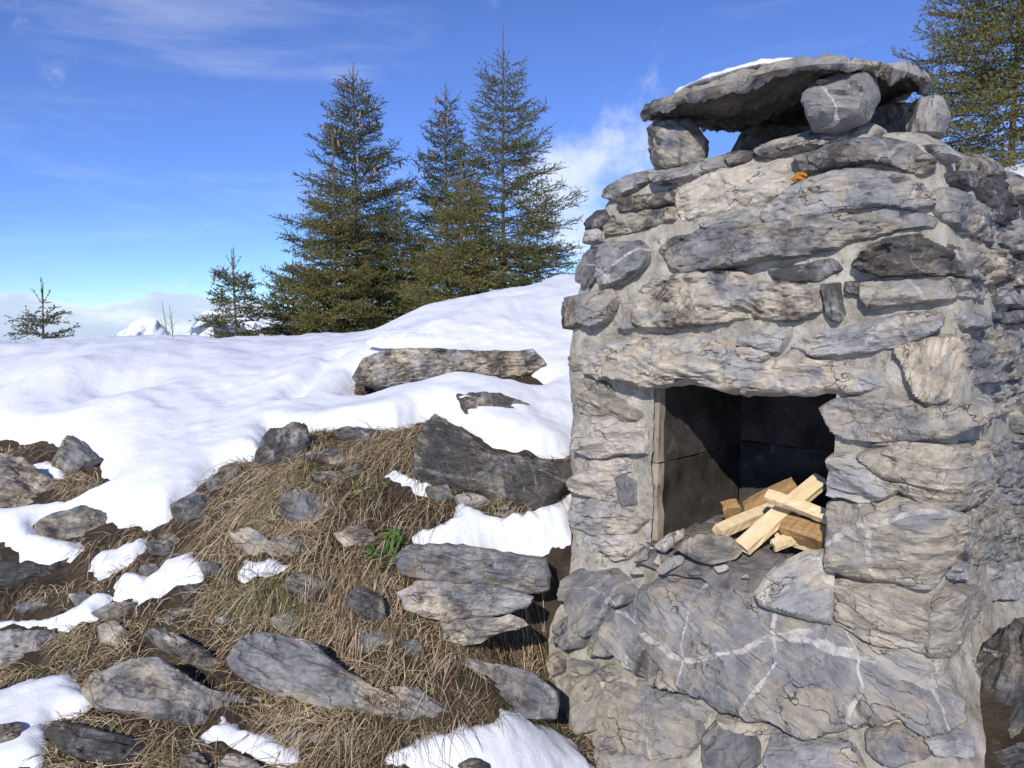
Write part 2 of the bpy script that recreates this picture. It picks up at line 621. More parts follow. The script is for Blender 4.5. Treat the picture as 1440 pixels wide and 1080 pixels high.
# finer angular spacing inside the view
ang = np.sign(ang) * (np.abs(ang) / ang[-1]) ** 1.35 * ang[-1]
rad = np.concatenate([np.linspace(1.0, 2.0, 24)[:-1], np.linspace(2.0, 5.2, 200)[:-1], np.linspace(5.2, 9, 76)[:-1], np.geomspace(9, 60, 40)])
NR = len(rad)
AA, RR = np.meshgrid(ang, rad, indexing='ij')
GX, GY = RR * np.sin(AA), RR * np.cos(AA)
GXY = np.column_stack([GX.ravel(), GY.ravel()])
GZ = ground(GXY)
gi = np.arange(NA * NR).reshape(NA, NR)
GQ = np.stack([gi[:-1, :-1], gi[1:, :-1], gi[1:, 1:], gi[:-1, 1:]], -1).reshape(-1, 4)
o = mesh_obj('ground', np.column_stack([GXY, GZ + EYE]), GQ, M_SOIL)
tag(o, 'dark earth of the steep alpine bank under grass and snow', 'ground', kind='structure')
# the ground behind the photographer, down to the valley
bx = np.linspace(-60, 60, 60)
by = np.linspace(-60, 1.2, 40)
BX, BY = np.meshgrid(bx, by, indexing='ij')
bxy = np.column_stack([BX.ravel(), BY.ravel()])
bi = np.arange(60 * 40).reshape(60, 40)
bq = np.stack([bi[:-1, :-1], bi[1:, :-1], bi[1:, 1:], bi[:-1, 1:]], -1).reshape(-1, 4)
o = mesh_obj('hillside', np.column_stack([bxy, ground_base(bxy) - 0.08 + EYE]), bq, M_SNOW)
tag(o, 'snowy hillside falling away behind the viewpoint', 'hillside', kind='structure')

# ------------------------------------------------------------------ fireplace surface
TH = math.radians(44.0)
DV = np.array([-math.cos(TH), math.sin(TH)])      # along the front, towards its far end
EV = np.array([math.sin(TH), math.cos(TH)])       # into the fireplace
CORNER = np.array([1.25, 2.16])
FW, FD, FR_ = 1.46, 1.6, 0.10
QA = FR_ * math.pi / 2
Z_TOP = 0.565
LEDGE_S = [-3.0, -1.1, -1.0, -0.35, -0.28, 0.0, 0.5, 1.2, 3.0]
LEDGE_Z = [-0.95, -0.93, -0.87, -0.88, -0.97, -1.09, -1.02, -0.95, -0.9]


def inset(z, s):
    z = np.asarray(z, float)
    t = np.interp(z, [0.0, 0.42, 0.50, Z_TOP, 0.8], [0.0, 0.09, 0.12, 0.19, 0.5])
    zl = np.interp(s, LEDGE_S, LEDGE_Z)
    return t + np.minimum(0.0, z - zl) * 0.55


def surf(s, z, h=0.0):
    """fireplace surface: arc position s (front < 0 < side), height z, offset h -> 3-D point and normal"""
    s, z, h = np.broadcast_arrays(np.asarray(s, float), np.asarray(z, float), np.asarray(h, float))
    t = inset(z, s)
    a, b, na, nb = (np.zeros(s.shape) for _ in range(4))
    fr = s < -QA / 2
    sd = s > QA / 2
    arc = ~fr & ~sd
    af = t + FR_ + (-s - QA / 2)
    amax = FW - t - FR_
    lc = fr & (af > amax)
    f0 = fr & ~lc
    a[f0], b[f0], na[f0], nb[f0] = af[f0], t[f0], 0, -1
    ex = np.where(lc, af - amax, 0)
    phi = np.clip(ex / FR_, 0, math.pi / 2)
    a[lc] = (amax + FR_ * np.sin(phi))[lc]
    b[lc] = (t + FR_ - FR_ * np.cos(phi) + np.maximum(0, ex - QA))[lc]
    na[lc], nb[lc] = np.sin(phi)[lc], -np.cos(phi)[lc]
    a[sd], b[sd], na[sd], nb[sd] = t[sd], (t + FR_ + s - QA / 2)[sd], -1, 0
    ph = s / QA * math.pi / 2 + math.pi / 4
    a[arc] = (t + FR_ - FR_ * np.sin(ph))[arc]
    b[arc] = (t + FR_ - FR_ * np.cos(ph))[arc]
    na[arc], nb[arc] = -np.sin(ph)[arc], -np.cos(ph)[arc]
    a, b = a + na * h, b + nb * h
    xy = CORNER + a[..., None] * DV + b[..., None] * EV
    n2 = na[..., None] * DV + nb[..., None] * EV
    return np.concatenate([xy, z[..., None]], -1), np.concatenate([n2, np.zeros(z.shape)[..., None]], -1)


def ab_of(p):
    q = np.asarray(p)[:2] - CORNER
    det = DV[0] * EV[1] - DV[1] * EV[0]
    return (q[0] * EV[1] - q[1] * EV[0]) / det, (DV[0] * q[1] - DV[1] * q[0]) / det


def s_of(a, b, t):
    a, b = a - t, b - t
    if a > FR_ and b <= max(FR_, 0.5 * a):
        return -QA / 2 - (a - FR_)
    if b > FR_:
        return QA / 2 + (b - FR_)
    return (math.atan2(FR_ - a, FR_ - b) - math.pi / 4) / (math.pi / 2) * QA


def fsd(p, h):
    a, b = ab_of(p)
    s = s_of(a, b, 0.0)
    t = float(inset(p[2], s))
    s = s_of(a, b, t)
    t = float(inset(p[2], s))
    cx, cy = FW / 2, FD / 2
    qx, qy = abs(a - cx) - (FW / 2 - t - FR_), abs(b - cy) - (FD / 2 - t - FR_)
    d = math.hypot(max(qx, 0), max(qy, 0)) + min(max(qx, qy), 0) - FR_
    return d - h, s


def hit_fire(px, py, h=0.0):
    """where the ray of a photo pixel meets the fireplace surface: (s, z)"""
    r = ray(px, py)
    r = r / np.linalg.norm(r)
    d = 1.2
    best = (9, 0, 0)
    for _ in range(160):
        p = r * d
        f, s = fsd(p, h)
        if f < best[0]:
            best = (f, s, p[2])
        if f < 0.0008:
            break
        d += max(f * 0.6, 0.0008)
        if d > 6:
            break
    return best[1], best[2]


fireplace = empty('stone_fireplace', (*(CORNER + 0.7 * DV + 0.5 * EV), EYE - 1.45))
tag(fireplace, 'rough mortared stone outdoor fireplace with slab chimney cap', 'fireplace')
fp_loc = np.array(fireplace.location)


def fp_child(name, verts, faces, mat, smooth=True):
    verts = np.asarray(verts, float) + np.array([0, 0, EYE]) - fp_loc
    return mesh_obj(name, verts, faces, mat, fireplace, smooth)


OPEN_A = (0.335, 1.005)
OPEN_Z = (-0.87, -0.20)
# mortar core: one sheet over front, corner and side, with the hearth opening left out
S0, S1 = -(FW + 0.9), 1.75
ns, nz_ = 380, 170
sg = np.linspace(S0, S1, ns)
zg = np.linspace(-1.75, Z_TOP, nz_)
SS, ZZ = np.meshgrid(sg, zg, indexing='ij')
q3 = np.column_stack([SS.ravel() * 9, ZZ.ravel() * 9, np.zeros(SS.size)])
hh = (-0.005 + 0.013 * fbm(q3 * .8, 21, 4) + 0.003 * fbm(q3 * 4, 25, 3)).reshape(SS.shape)
V, _ = surf(SS, ZZ, hh)
a_of_s = -SS - QA / 2 + FR_
idx = np.arange(SS.size).reshape(SS.shape)
quad = np.stack([idx[:-1, :-1], idx[1:, :-1], idx[1:, 1:], idx[:-1, 1:]], -1).reshape(-1, 4)
cs = (a_of_s[:-1, :-1] + a_of_s[1:, 1:]).ravel() / 2
cz = (ZZ[:-1, :-1] + ZZ[1:, 1:]).ravel() / 2
keep = ~((cs > OPEN_A[0]) & (cs < OPEN_A[1]) & (cz > OPEN_Z[0]) & (cz < OPEN_Z[1]))
V = V.reshape(-1, 3)
quad = quad[keep]
# chimney top and back: a fan closing the sheet
top = V.reshape(ns, nz_, 3)[:, -1]
ctr = (CORNER + 0.73 * DV + 0.8 * EV)
inner = top.copy()
inner[:, :2] = ctr + (top[:, :2] - ctr) * 0.35
inner[:, 2] += 0.01
base_n = len(V)
V2 = np.vstack([V, inner, [[ctr[0], ctr[1], Z_TOP + 0.012]]])
tq = [(int(idx[i, -1]), int(idx[i + 1, -1]), base_n + i + 1, base_n + i) for i in range(ns - 1)]
tt = [(base_n + i, base_n + i + 1, base_n + ns) for i in range(ns - 1)]
bq_ = []
bk = [(int(idx[0, j]), int(idx[0, j + 1]), int(idx[-1, j + 1]), int(idx[-1, j])) for j in range(nz_ - 1)]
fp_child('mortar_core', V2, [tuple(x) for x in quad] + tq + tt + bk, M_MORTAR)


def ab_box(name, a0, a1, b0, b1, z0, z1, mat, bev=0.006, seed=0, rough=0.004, n=10):
    """a slightly uneven slab in fireplace axes"""
    rs = np.random.default_rng(seed)
    vs_, fs = [], []
    dims = [(a0, a1), (b0, b1), (z0, z1)]

    def face(ax, side):
        u, v = [i for i in range(3) if i != ax]
        off = len(vs_)
        for i in range(n + 1):
            for j in range(n + 1):
                p = [0, 0, 0]
                p[ax] = dims[ax][side]
                fu, fv = i / n, j / n
                p[u] = dims[u][0] + (dims[u][1] - dims[u][0]) * fu
                p[v] = dims[v][0] + (dims[v][1] - dims[v][0]) * fv
                vs_.append(p)
        for i in range(n):
            for j in range(n):
                k = off + i * (n + 1) + j
                f = (k, k + 1, k + n + 2, k + n + 1)
                fs.append(f if (side == 1) == (ax != 1) else f[::-1])
    for ax in range(3):
        for side in (0, 1):
            face(ax, side)
    P = np.array(vs_, float)
    q = P * 14 + seed
    P = P + rough * np.column_stack([fbm(q, seed, 3), fbm(q, seed + 9, 3), fbm(q, seed + 18, 3)])
    xy = CORNER + P[:, :1] * DV + P[:, 1:2] * EV
    return fp_child(name, np.column_stack([xy, P[:, 2]]), fs, mat, smooth=False)


# firebox: fireclay plates with a bare edge at the mouth, sooty within
ab_box('lining_plate', 1.0, 1.045, 0.075, 0.68, -0.88, -0.575, M_SOOT, seed=1)
ab_box('lining_plate', 1.0, 1.045, 0.075, 0.68, -0.571, -0.16, M_SOOT, seed=2)
ab_box('lining_edge', 0.998, 1.05, 0.035, 0.074, -0.88, -0.573, M_CLAY, seed=3)
ab_box('lining_edge', 0.998, 1.05, 0.033, 0.074, -0.569, -0.17, M_CLAY, seed=4)
ab_box('lining_plate', 0.30, 1.0, 0.682, 0.73, -0.88, -0.56, M_SOOT, seed=5)
ab_box('lining_plate', 0.30, 1.0, 0.682, 0.73, -0.556, -0.16, M_SOOT, seed=6)
ab_box('lining_plate', 0.285, 0.333, 0.075, 0.68, -0.88, -0.16, M_SOOT, seed=7)
ab_box('firebox_ceiling', 0.28, 1.05, 0.08, 0.73, -0.17, -0.12, M_SOOT, seed=8)
ab_box('hearth_floor', 0.28, 1.05, 0.0, 0.73, -0.95, -0.872, M_ASH, seed=9, rough=0.012, n=30)


# ------------------------------------------------------------------ stones of the fireplace
def props(o, warm=0.3, dark=0.2, vein=0.3, light=0.0):
    o['warm'], o['dark'], o['vein'], o['light'] = float(warm), float(dark), float(vein), float(light)
    return o


def relief(pts, sd, H, edge, seed, facets=4, ledge=0.0, rough=1.0, slope=0.14, g=0.006):
    """height of a broken stone face over its outline: chipped rim, split planes, bedding ledges, cracks"""
    rs = np.random.default_rng(seed)
    ext = np.abs(pts).max(0) + 1e-6
    one = np.full(len(pts), seed * 1.7)

    def P(sx, sy, k):
        return np.column_stack([pts[:, 0] * sx, pts[:, 1] * sy, one + k])
    chip = np.clip(0.5 + 0.9 * fbm(P(11, 11, 3), seed + 31, 3), 0.12, 1.6)
    e = np.minimum(np.maximum(edge * chip, 1.8 * g), 0.45 * min(ext))
    k = np.clip(sd / e, 0, 1)
    rim = 1 - (1 - k) ** 2.4
    top = np.full(len(pts), 9.0)
    for _ in range(facets + 1):
        gx, gy = rs.normal(0, slope * 0.7), rs.normal(0, slope * 1.5)
        c = H * rs.uniform(0.95, 1.25) + 0.25 * slope * min(ext)
        top = np.minimum(top, c + gx * pts[:, 0] + gy * pts[:, 1])
    top = np.maximum(top, 0.30 * H)
    low = fbm(P(4, 9, 0), seed, 4)
    crag = 0.5 - np.abs(fbm(P(9, 22, 1), seed + 3, 4))
    fine = fbm(P(34, 46, 2), seed + 5, 3)
    fl = fbm(P(6, 15, 8), seed + 23, 4) * 3.0
    fr_ = fl - np.floor(fl)
    flake = np.floor(fl) + np.clip((fr_ - .78) / .22, 0, 1)
    w = pts[:, 1] * 30 + 1.6 * fbm(P(3.5, 5, 4), seed + 8, 3)
    fw = w - np.floor(w)
    on = np.clip(fbm(P(5, 6, 6), seed + 12, 2) * 2 + .5, 0, 1)
    led = ledge * on * (np.minimum(fw * 1.15, (1 - fw) * 8) - 0.5)
    cn = fbm(P(3.2, 10, 5), seed + 15, 3)
    crack = -0.011 * np.exp(-(cn / 0.045) ** 2) * np.clip(fbm(P(5, 5, 7), seed + 19, 2) * 3 + .4, 0, 1)
    return rim, top + rough * (0.010 * low + 0.011 * crag + 0.0035 * fine + 0.0055 * flake) + led * 1.5 + crack * 1.4


def grow(poly, d):
    """offset a closed outline outwards by d"""
    poly = np.asarray(poly, float)
    ar = 0.5 * np.sum(poly[:, 0] * np.roll(poly[:, 1], -1) - np.roll(poly[:, 0], -1) * poly[:, 1])
    t = np.roll(poly, -1, 0) - np.roll(poly, 1, 0)
    t /= np.linalg.norm(t, axis=1)[:, None] + 1e-9
    nrm = np.column_stack([t[:, 1], -t[:, 0]]) * (1 if ar > 0 else -1)
    return poly + nrm * d


def stone(poly, H=0.03, g=0.0062, edge=0.017, facets=4, ledge=0.004, seed=None, name='stone', warm=0.3, dark=0.2, vein=0.3, light=0.0, axis=None, rough=1.0):
    seed = seed if seed is not None else int(sum(p[0] * 3 + p[1] * 7 for p in poly)) % 9973
    sz = np.array([hit_fire(px, py, H * 0.55) for px, py in poly])
    H = H * 0.92
    poly2 = smooth_outline(grow(sz, 0.012), 0.022, 0.0050, seed)
    c, R, pts, sd, quads, out = patch(poly2, g, axis)
    rim, top = relief(pts, sd, H, edge, seed, facets, ledge, rough, g=g)
    h = -0.016 + (top + 0.016) * rim
    w = pts @ R + c
    P, N = surf(w[:, 0], w[:, 1], h)
    # local frame: x along the bedding, z out of the wall
    cen, nrm = surf(c[0], c[1], 0.0)
    p2, _ = surf(c[0] + R[0, 0] * 0.02, c[1] + R[0, 1] * 0.02, 0.0)
    U = (p2 - cen)
    U /= np.linalg.norm(U)
    nz3 = nrm - (nrm @ U) * U
    nz3 /= np.linalg.norm(nz3)
    W = np.cross(nz3, U)
    L = np.column_stack([(P - cen) @ U, (P - cen) @ W, (P - cen) @ nz3])
    o = mesh_obj(name, L, quads, M_STONE, fireplace, 'sharp')
    wloc = cen + np.array([0, 0, EYE]) - fp_loc
    o.matrix_basis = Matrix(((U[0], W[0], nz3[0], wloc[0]), (U[1], W[1], nz3[1], wloc[1]), (U[2], W[2], nz3[2], wloc[2]), (0, 0, 0, 1)))
    # keep outward winding
    return props(o, warm, dark, vein, light)


STONES = [  # traced outline (photo pixels), then relief and tone
    # top courses
    ([(855, 257), (877, 246), (908, 242), (918, 245), (900, 260), (862, 280), (851, 275)], dict(H=.04, dark=.6, warm=0)),
    ([(920, 245), (1017, 217), (1021, 228), (975, 244), (930, 258), (921, 256)], dict(H=.05, warm=0, dark=.15, light=.2)),
    ([(1022, 217), (1050, 208), (1056, 216), (1045, 226), (1024, 232)], dict(H=.035, warm=.4, dark=.5)),
    ([(1060, 211), (1080, 200), (1150, 183), (1227, 173), (1236, 178), (1230, 187), (1162, 201), (1080, 217), (1062, 216)], dict(H=.07, warm=1, light=.75, dark=.5, vein=0, edge=.03)),
    ([(952, 252), (1005, 242), (1075, 222), (1097, 222), (1102, 260), (1100, 272), (1075, 280), (1020, 295), (955, 306), (949, 285)], dict(H=.03, warm=1, light=.35, vein=.5, dark=.1)),
    ([(867, 280), (900, 277), (945, 272), (946, 282), (915, 292), (870, 296)], dict(H=.035, warm=.6, dark=.8)),
    ([(855, 312), (867, 298), (948, 293), (947, 305), (895, 322), (852, 330)], dict(H=.03, warm=.9, dark=.45)),
    ([(826, 305), (842, 297), (852, 307), (850, 320), (825, 323)], dict(H=.05, warm=.1, dark=.9)),
    ([(822, 328), (843, 323), (845, 336), (824, 341)], dict(H=.05, light=.4, dark=.1)),
    ([(980, 319), (1020, 307), (1070, 284), (1074, 299), (1060, 311), (1022, 311), (990, 322)], dict(H=.025, warm=.7, light=.6, dark=.1)),
    ([(1064, 306), (1078, 288), (1127, 255), (1190, 237), (1255, 245), (1300, 260), (1314, 285), (1285, 291), (1240, 285), (1187, 293), (1130, 309), (1080, 312)], dict(H=.05, warm=.1, dark=.1, vein=.2, ledge=.007, light=.1)),
    ([(1117, 224), (1180, 201), (1230, 191), (1270, 199), (1318, 222), (1322, 236), (1300, 244), (1255, 231), (1220, 225), (1162, 234), (1125, 240)], dict(H=.05, warm=.05, dark=.35, ledge=.008)),
    ([(922, 352), (935, 337), (965, 330), (990, 317), (1020, 313), (1065, 316), (1100, 311), (1150, 303), (1200, 296), (1255, 291), (1325, 310), (1320, 317), (1270, 317), (1225, 330), (1190, 335), (1175, 345), (1110, 360), (1080, 362), (1050, 368), (1000, 376), (955, 382), (940, 370)], dict(H=.06, warm=.1, dark=.15, ledge=.010, vein=.1)),
    ([(843, 347), (865, 342), (895, 340), (908, 355), (910, 367), (890, 385), (862, 400), (843, 400), (838, 385)], dict(H=.055, warm=0, dark=.15, vein=1)),
    ([(811, 396), (815, 375), (830, 352), (841, 349), (837, 388), (826, 403)], dict(H=.05, warm=0, dark=.4, vein=.6)),
    ([(810, 417), (832, 412), (860, 410), (866, 422), (852, 447), (835, 456), (811, 455)], dict(H=.05, light=.4, dark=.2)),
    ([(785, 450), (795, 422), (809, 414), (809, 455), (795, 461), (783, 458)], dict(H=.05, warm=.7, dark=.3)),
    ([(871, 428), (884, 428), (889, 461), (870, 462)], dict(H=.03, warm=.9, light=.4, dark=0)),
    ([(887, 420), (900, 405), (925, 393), (960, 386), (1005, 382), (1045, 386), (1056, 398), (1105, 400), (1130, 402), (1147, 411), (1149, 435), (1117, 450), (1080, 448), (1052, 447), (1030, 448), (992, 455), (955, 459), (905, 460), (890, 452)], dict(H=.05, warm=.85, dark=.35, ledge=.009, rough=1.5, light=.1)),
    ([(1079, 381), (1100, 378), (1135, 372), (1167, 367), (1178, 375), (1155, 390), (1117, 394), (1085, 392)], dict(H=.025, warm=0, dark=.5)),
    ([(1197, 375), (1220, 346), (1250, 336), (1295, 330), (1315, 342), (1340, 356), (1345, 382), (1305, 385), (1235, 387), (1220, 382)], dict(H=.045, warm=.3, dark=.75, ledge=.016, rough=1.6)),
    ([(1320, 345), (1375, 352), (1450, 356), (1450, 402), (1395, 400), (1348, 384), (1344, 362)], dict(H=.045, warm=.6, dark=.45, ledge=.014, rough=1.5)),
    ([(1184, 400), (1205, 400), (1205, 416), (1191, 408)], dict(H=.025, dark=.8, warm=0)),
    ([(1208, 401), (1240, 392), (1290, 388), (1344, 390), (1356, 414), (1320, 421), (1255, 427), (1220, 431), (1211, 420)], dict(H=.04, warm=.6, light=.15, vein=.5, dark=.2)),
    ([(1351, 395), (1391, 402), (1395, 415), (1385, 420), (1362, 415)], dict(H=.04, warm=.2, dark=.2)),
    ([(1400, 405), (1450, 404), (1450, 432), (1410, 426)], dict(H=.04, warm=.1, dark=.2)),
    ([(1157, 401), (1172, 399), (1180, 440), (1177, 450), (1165, 450)], dict(H=.03, warm=0, dark=.4, vein=.4)),
    ([(1040, 476), (1067, 467), (1082, 475), (1111, 461), (1109, 471), (1097, 492), (1080, 492), (1060, 484), (1033, 486)], dict(H=.03, warm=0, light=.35, vein=.6)),
    ([(1106, 487), (1140, 471), (1200, 460), (1260, 446), (1305, 442), (1321, 447), (1320, 456), (1300, 472), (1260, 487), (1200, 496), (1145, 497)], dict(H=.04, warm=.1, vein=.9, dark=.05, light=.15)),
    # lintel
    ([(785, 505), (807, 495), (855, 480), (905, 475), (975, 475), (1020, 485), (1032, 500), (1075, 510), (1120, 505), (1160, 512), (1185, 518), (1230, 523), (1243, 532), (1243, 548), (1205, 550), (1130, 553), (1085, 555), (1057, 556), (1020, 553), (995, 542), (955, 539), (905, 545), (862, 538), (825, 526), (795, 523)], dict(H=.10, edge=.05, warm=.6, vein=.6, dark=.1, ledge=.008, name='lintel', light=.1, facets=6)),
    ([(1033, 492), (1060, 489), (1085, 501), (1070, 507), (1045, 503)], dict(H=.04, warm=.3, light=.3)),
    ([(1260, 492), (1295, 478), (1344, 475), (1351, 490), (1345, 525), (1330, 560), (1312, 566), (1297, 562), (1280, 545), (1272, 520)], dict(H=.04, warm=.9, dark=.1, axis=np.array([.15, 1.0]) / np.hypot(.15, 1), ledge=.006)),
    ([(1371, 472), (1435, 467), (1455, 472), (1455, 527), (1385, 537), (1366, 530), (1373, 500)], dict(H=.045, warm=.45, dark=.2)),
    ([(1353, 442), (1380, 445), (1392, 455), (1385, 460), (1361, 457)], dict(H=.03, dark=.2, warm=0)),
    ([(1405, 445), (1455, 436), (1455, 451), (1408, 452)], dict(H=.03, dark=.5, warm=0)),
    # side, near the top
    ([(1312, 271), (1332, 263), (1365, 275), (1392, 297), (1406, 320), (1405, 342), (1375, 326), (1332, 307), (1318, 290)], dict(H=.045, warm=0, vein=1, dark=.05)),
    ([(1340, 247), (1362, 245), (1367, 268), (1350, 261)], dict(H=.04, dark=.9, warm=0)),
    ([(1377, 252), (1402, 252), (1422, 280), (1434, 304), (1408, 312), (1392, 285)], dict(H=.05, dark=.9, warm=.1)),
    ([(1392, 217), (1412, 212), (1420, 230), (1420, 250), (1400, 244)], dict(H=.05, dark=.6, vein=.5, warm=0)),
    ([(1303, 203), (1350, 217), (1353, 226), (1322, 217)], dict(H=.05, light=.8, dark=.3)),
    ([(1424, 241), (1460, 246), (1460, 285), (1430, 274)], dict(H=.05, warm=.3, dark=.3)),
    ([(1408, 322), (1436, 318), (1450, 352), (1428, 350)], dict(H=.045, light=.3, dark=.3)),
    ([(1355, 226), (1386, 222), (1396, 246), (1370, 248)], dict(H=.04, warm=.8, dark=.5)),
    # pillar right of the hearth
    ([(1149, 577), (1170, 565), (1215, 562), (1280, 567), (1300, 580), (1330, 575), (1405, 556), (1430, 553), (1432, 577), (1362, 597), (1332, 619), (1300, 615), (1265, 619), (1200, 619), (1165, 607)], dict(H=.05, warm=.45, vein=.7, dark=.3, light=.25)),
    ([(1166, 643), (1205, 640), (1220, 653), (1264, 690), (1220, 704), (1163, 695), (1166, 665)], dict(H=.045, warm=.4, light=.35, dark=.1)),
    ([(1208, 642), (1254, 633), (1295, 661), (1345, 661), (1392, 637), (1401, 641), (1401, 702), (1355, 717), (1305, 710), (1270, 692), (1235, 663)], dict(H=.045, warm=.7, light=.15, dark=.1, vein=.3)),
    ([(1205, 630), (1280, 622), (1330, 631), (1397, 620), (1391, 633), (1345, 656), (1297, 656), (1255, 630)], dict(H=.035, warm=1, dark=.2, light=.15, ledge=.01)),
    ([(1407, 627), (1455, 612), (1455, 684), (1415, 682), (1407, 670)], dict(H=.045, warm=0, dark=.05, light=.1)),
    ([(1160, 711), (1205, 703), (1270, 701), (1320, 713), (1355, 726), (1356, 760), (1340, 795), (1325, 820), (1310, 831), (1255, 822), (1187, 812), (1165, 800), (1158, 760)], dict(H=.055, warm=.75, vein=1, dark=.2, light=.15, edge=.03)),
    ([(1358, 726), (1400, 713), (1450, 706), (1450, 755), (1392, 793), (1375, 797), (1359, 762)], dict(H=.04, warm=.6, vein=.5, light=.3, dark=.1)),
    ([(1175, 821), (1235, 832), (1295, 855), (1304, 866), (1302, 925), (1275, 912), (1242, 910), (1220, 902), (1175, 877), (1172, 840)], dict(H=.045, warm=.9, light=.25, dark=.05, vein=.3)),
    ([(1306, 863), (1345, 836), (1380, 826), (1397, 836), (1387, 875), (1355, 911), (1320, 927), (1306, 924)], dict(H=.04, warm=.9, light=.35, dark=.05, vein=.4)),
    ([(1200, 906), (1255, 917), (1318, 940), (1318, 972), (1300, 974), (1240, 943)], dict(H=.025, warm=.5, light=.6, dark=0)),
    ([(1341, 802), (1372, 795), (1375, 812), (1350, 815)], dict(H=.03, warm=.1, light=.3)),
    ([(1402, 805), (1455, 793), (1455, 840), (1405, 842)], dict(H=.035, light=.5, warm=.2)),
    ([(1405, 720 + 45), (1455, 765), (1455, 788), (1408, 800)], dict(H=.03, light=.5, warm=.2)),
    ([(1408, 690), (1450, 690), (1450, 704), (1410, 709)], dict(H=.03, light=.4, warm=.2)),
    ([(1376, 548), (1410, 538), (1450, 534), (1450, 548), (1400, 553)], dict(H=.03, light=.4, warm=.4)),
    ([(1437, 560), (1460, 556), (1460, 605), (1440, 606)], dict(H=.04, warm=.3, dark=.2)),
    # pillar left of the hearth
    ([(808, 533), (845, 537), (858, 556), (856, 582), (830, 584), (810, 580)], dict(H=.045, warm=.5, light=.25, dark=.1)),
    ([(860, 560), (897, 583), (900, 588), (878, 592), (862, 583)], dict(H=.035, warm=.5, dark=.2, light=.2)),
    ([(809, 597), (840, 590), (862, 586), (877, 595), (902, 591), (906, 639), (875, 637), (835, 645), (807, 632)], dict(H=.055, warm=1, light=.4, dark=.05)),
    ([(805, 672), (827, 661), (866, 668), (868, 690), (865, 705), (830, 699), (800, 687)], dict(H=.055, warm=1, light=.3, dark=.05)),
    ([(826, 651), (880, 646), (884, 664), (840, 664)], dict(H=.04, warm=.3, light=.4, dark=0)),
    ([(870, 672), (887, 680), (890, 710), (875, 710), (868, 695)], dict(H=.04, warm=.2, dark=.3)),
    ([(799, 716), (830, 703), (880, 711), (908, 730), (885, 749), (830, 752), (800, 740)], dict(H=.05, warm=.4, light=.25, dark=.05)),
    ([(804, 755), (885, 752), (893, 775), (880, 786), (845, 783), (810, 772)], dict(H=.05, warm=.3, light=.4, dark=.05)),
    # base below the hearth
    ([(790, 815), (810, 808), (860, 808), (880, 822), (890, 836), (880, 855), (850, 870), (832, 887), (807, 914), (780, 900), (782, 880), (800, 865), (787, 835)], dict(H=.10, edge=.07, warm=.05, vein=.5, dark=.1, light=.1, name='base_boulder')),
    ([(827, 922), (829, 902), (852, 873), (882, 860), (897, 833), (915, 824), (960, 822), (1057, 831), (1085, 845), (1120, 865), (1170, 887), (1200, 910), (1240, 947), (1305, 982), (1340, 976), (1372, 976), (1368, 1000), (1366, 1030), (1290, 1038), (1270, 1030), (1255, 1012), (1230, 1017), (1185, 1015), (1155, 1020), (1117, 1024), (1080, 1012), (1020, 1000), (990, 980), (950, 970), (915, 960), (892, 942), (875, 923), (850, 926)], dict(H=.09, edge=.06, warm=.3, vein=1, dark=.3, light=.1, g=.009, name='base_boulder', facets=7, ledge=.008, axis=np.array([1.0, -.42]) / np.hypot(1, .42))),
    ([(768, 928), (785, 922), (788, 940), (775, 950)], dict(H=.04, dark=.3)),
    ([(790, 960), (835, 957), (847, 980), (840, 1030), (815, 1035), (795, 1000), (788, 975)], dict(H=.04, warm=1, light=.3, dark=.1)),
    ([(860, 968), (900, 978), (930, 992), (978, 1014), (978, 1040), (962, 1062), (880, 1064), (852, 1040), (850, 1002)], dict(H=.045, warm=.7, vein=.8, dark=.1, light=.15)),
    ([(899, 961), (930, 972), (992, 1006), (986, 1013), (940, 992), (908, 979)], dict(H=.03, warm=0, dark=.1)),
    ([(984, 1042), (1012, 1014), (1047, 1030), (1055, 1047), (1060, 1075), (1040, 1100), (985, 1098)], dict(H=.05, warm=.1, dark=.1, vein=.3)),
    ([(1082, 1032), (1117, 1037), (1167, 1045), (1190, 1070), (1160, 1098), (1090, 1098), (1078, 1060)], dict(H=.05, warm=.1, dark=.2)),
    ([(1200, 1030), (1255, 1026), (1280, 1042), (1300, 1060), (1240, 1066), (1205, 1052)], dict(H=.05, warm=.3, dark=.2)),
    ([(1290, 1042), (1366, 1036), (1372, 1062), (1310, 1062)], dict(H=.05, warm=.1, dark=.3)),
    ([(797, 932), (845, 945), (832, 950), (802, 943)], dict(H=.03, warm=0)),
    ([(847, 950), (872, 947), (882, 952), (865, 962), (846, 958)], dict(H=.03, warm=.4)),
    ([(1000, 1006), (1075, 1018), (1078, 1030), (1050, 1028), (1015, 1012)], dict(H=.03, warm=.5, light=.3)),
    ([(845, 1050), (870, 1068), (960, 1070), (940, 1100), (850, 1100)], dict(H=.04, warm=.5, light=.4)),
]
for poly, kw in STONES:
    if np.mean([p[1] for p in poly]) < 470:
        kw['dark'] = kw.get('dark', .2) + .22        # the upper courses are the most weathered
    stone(poly, **kw)


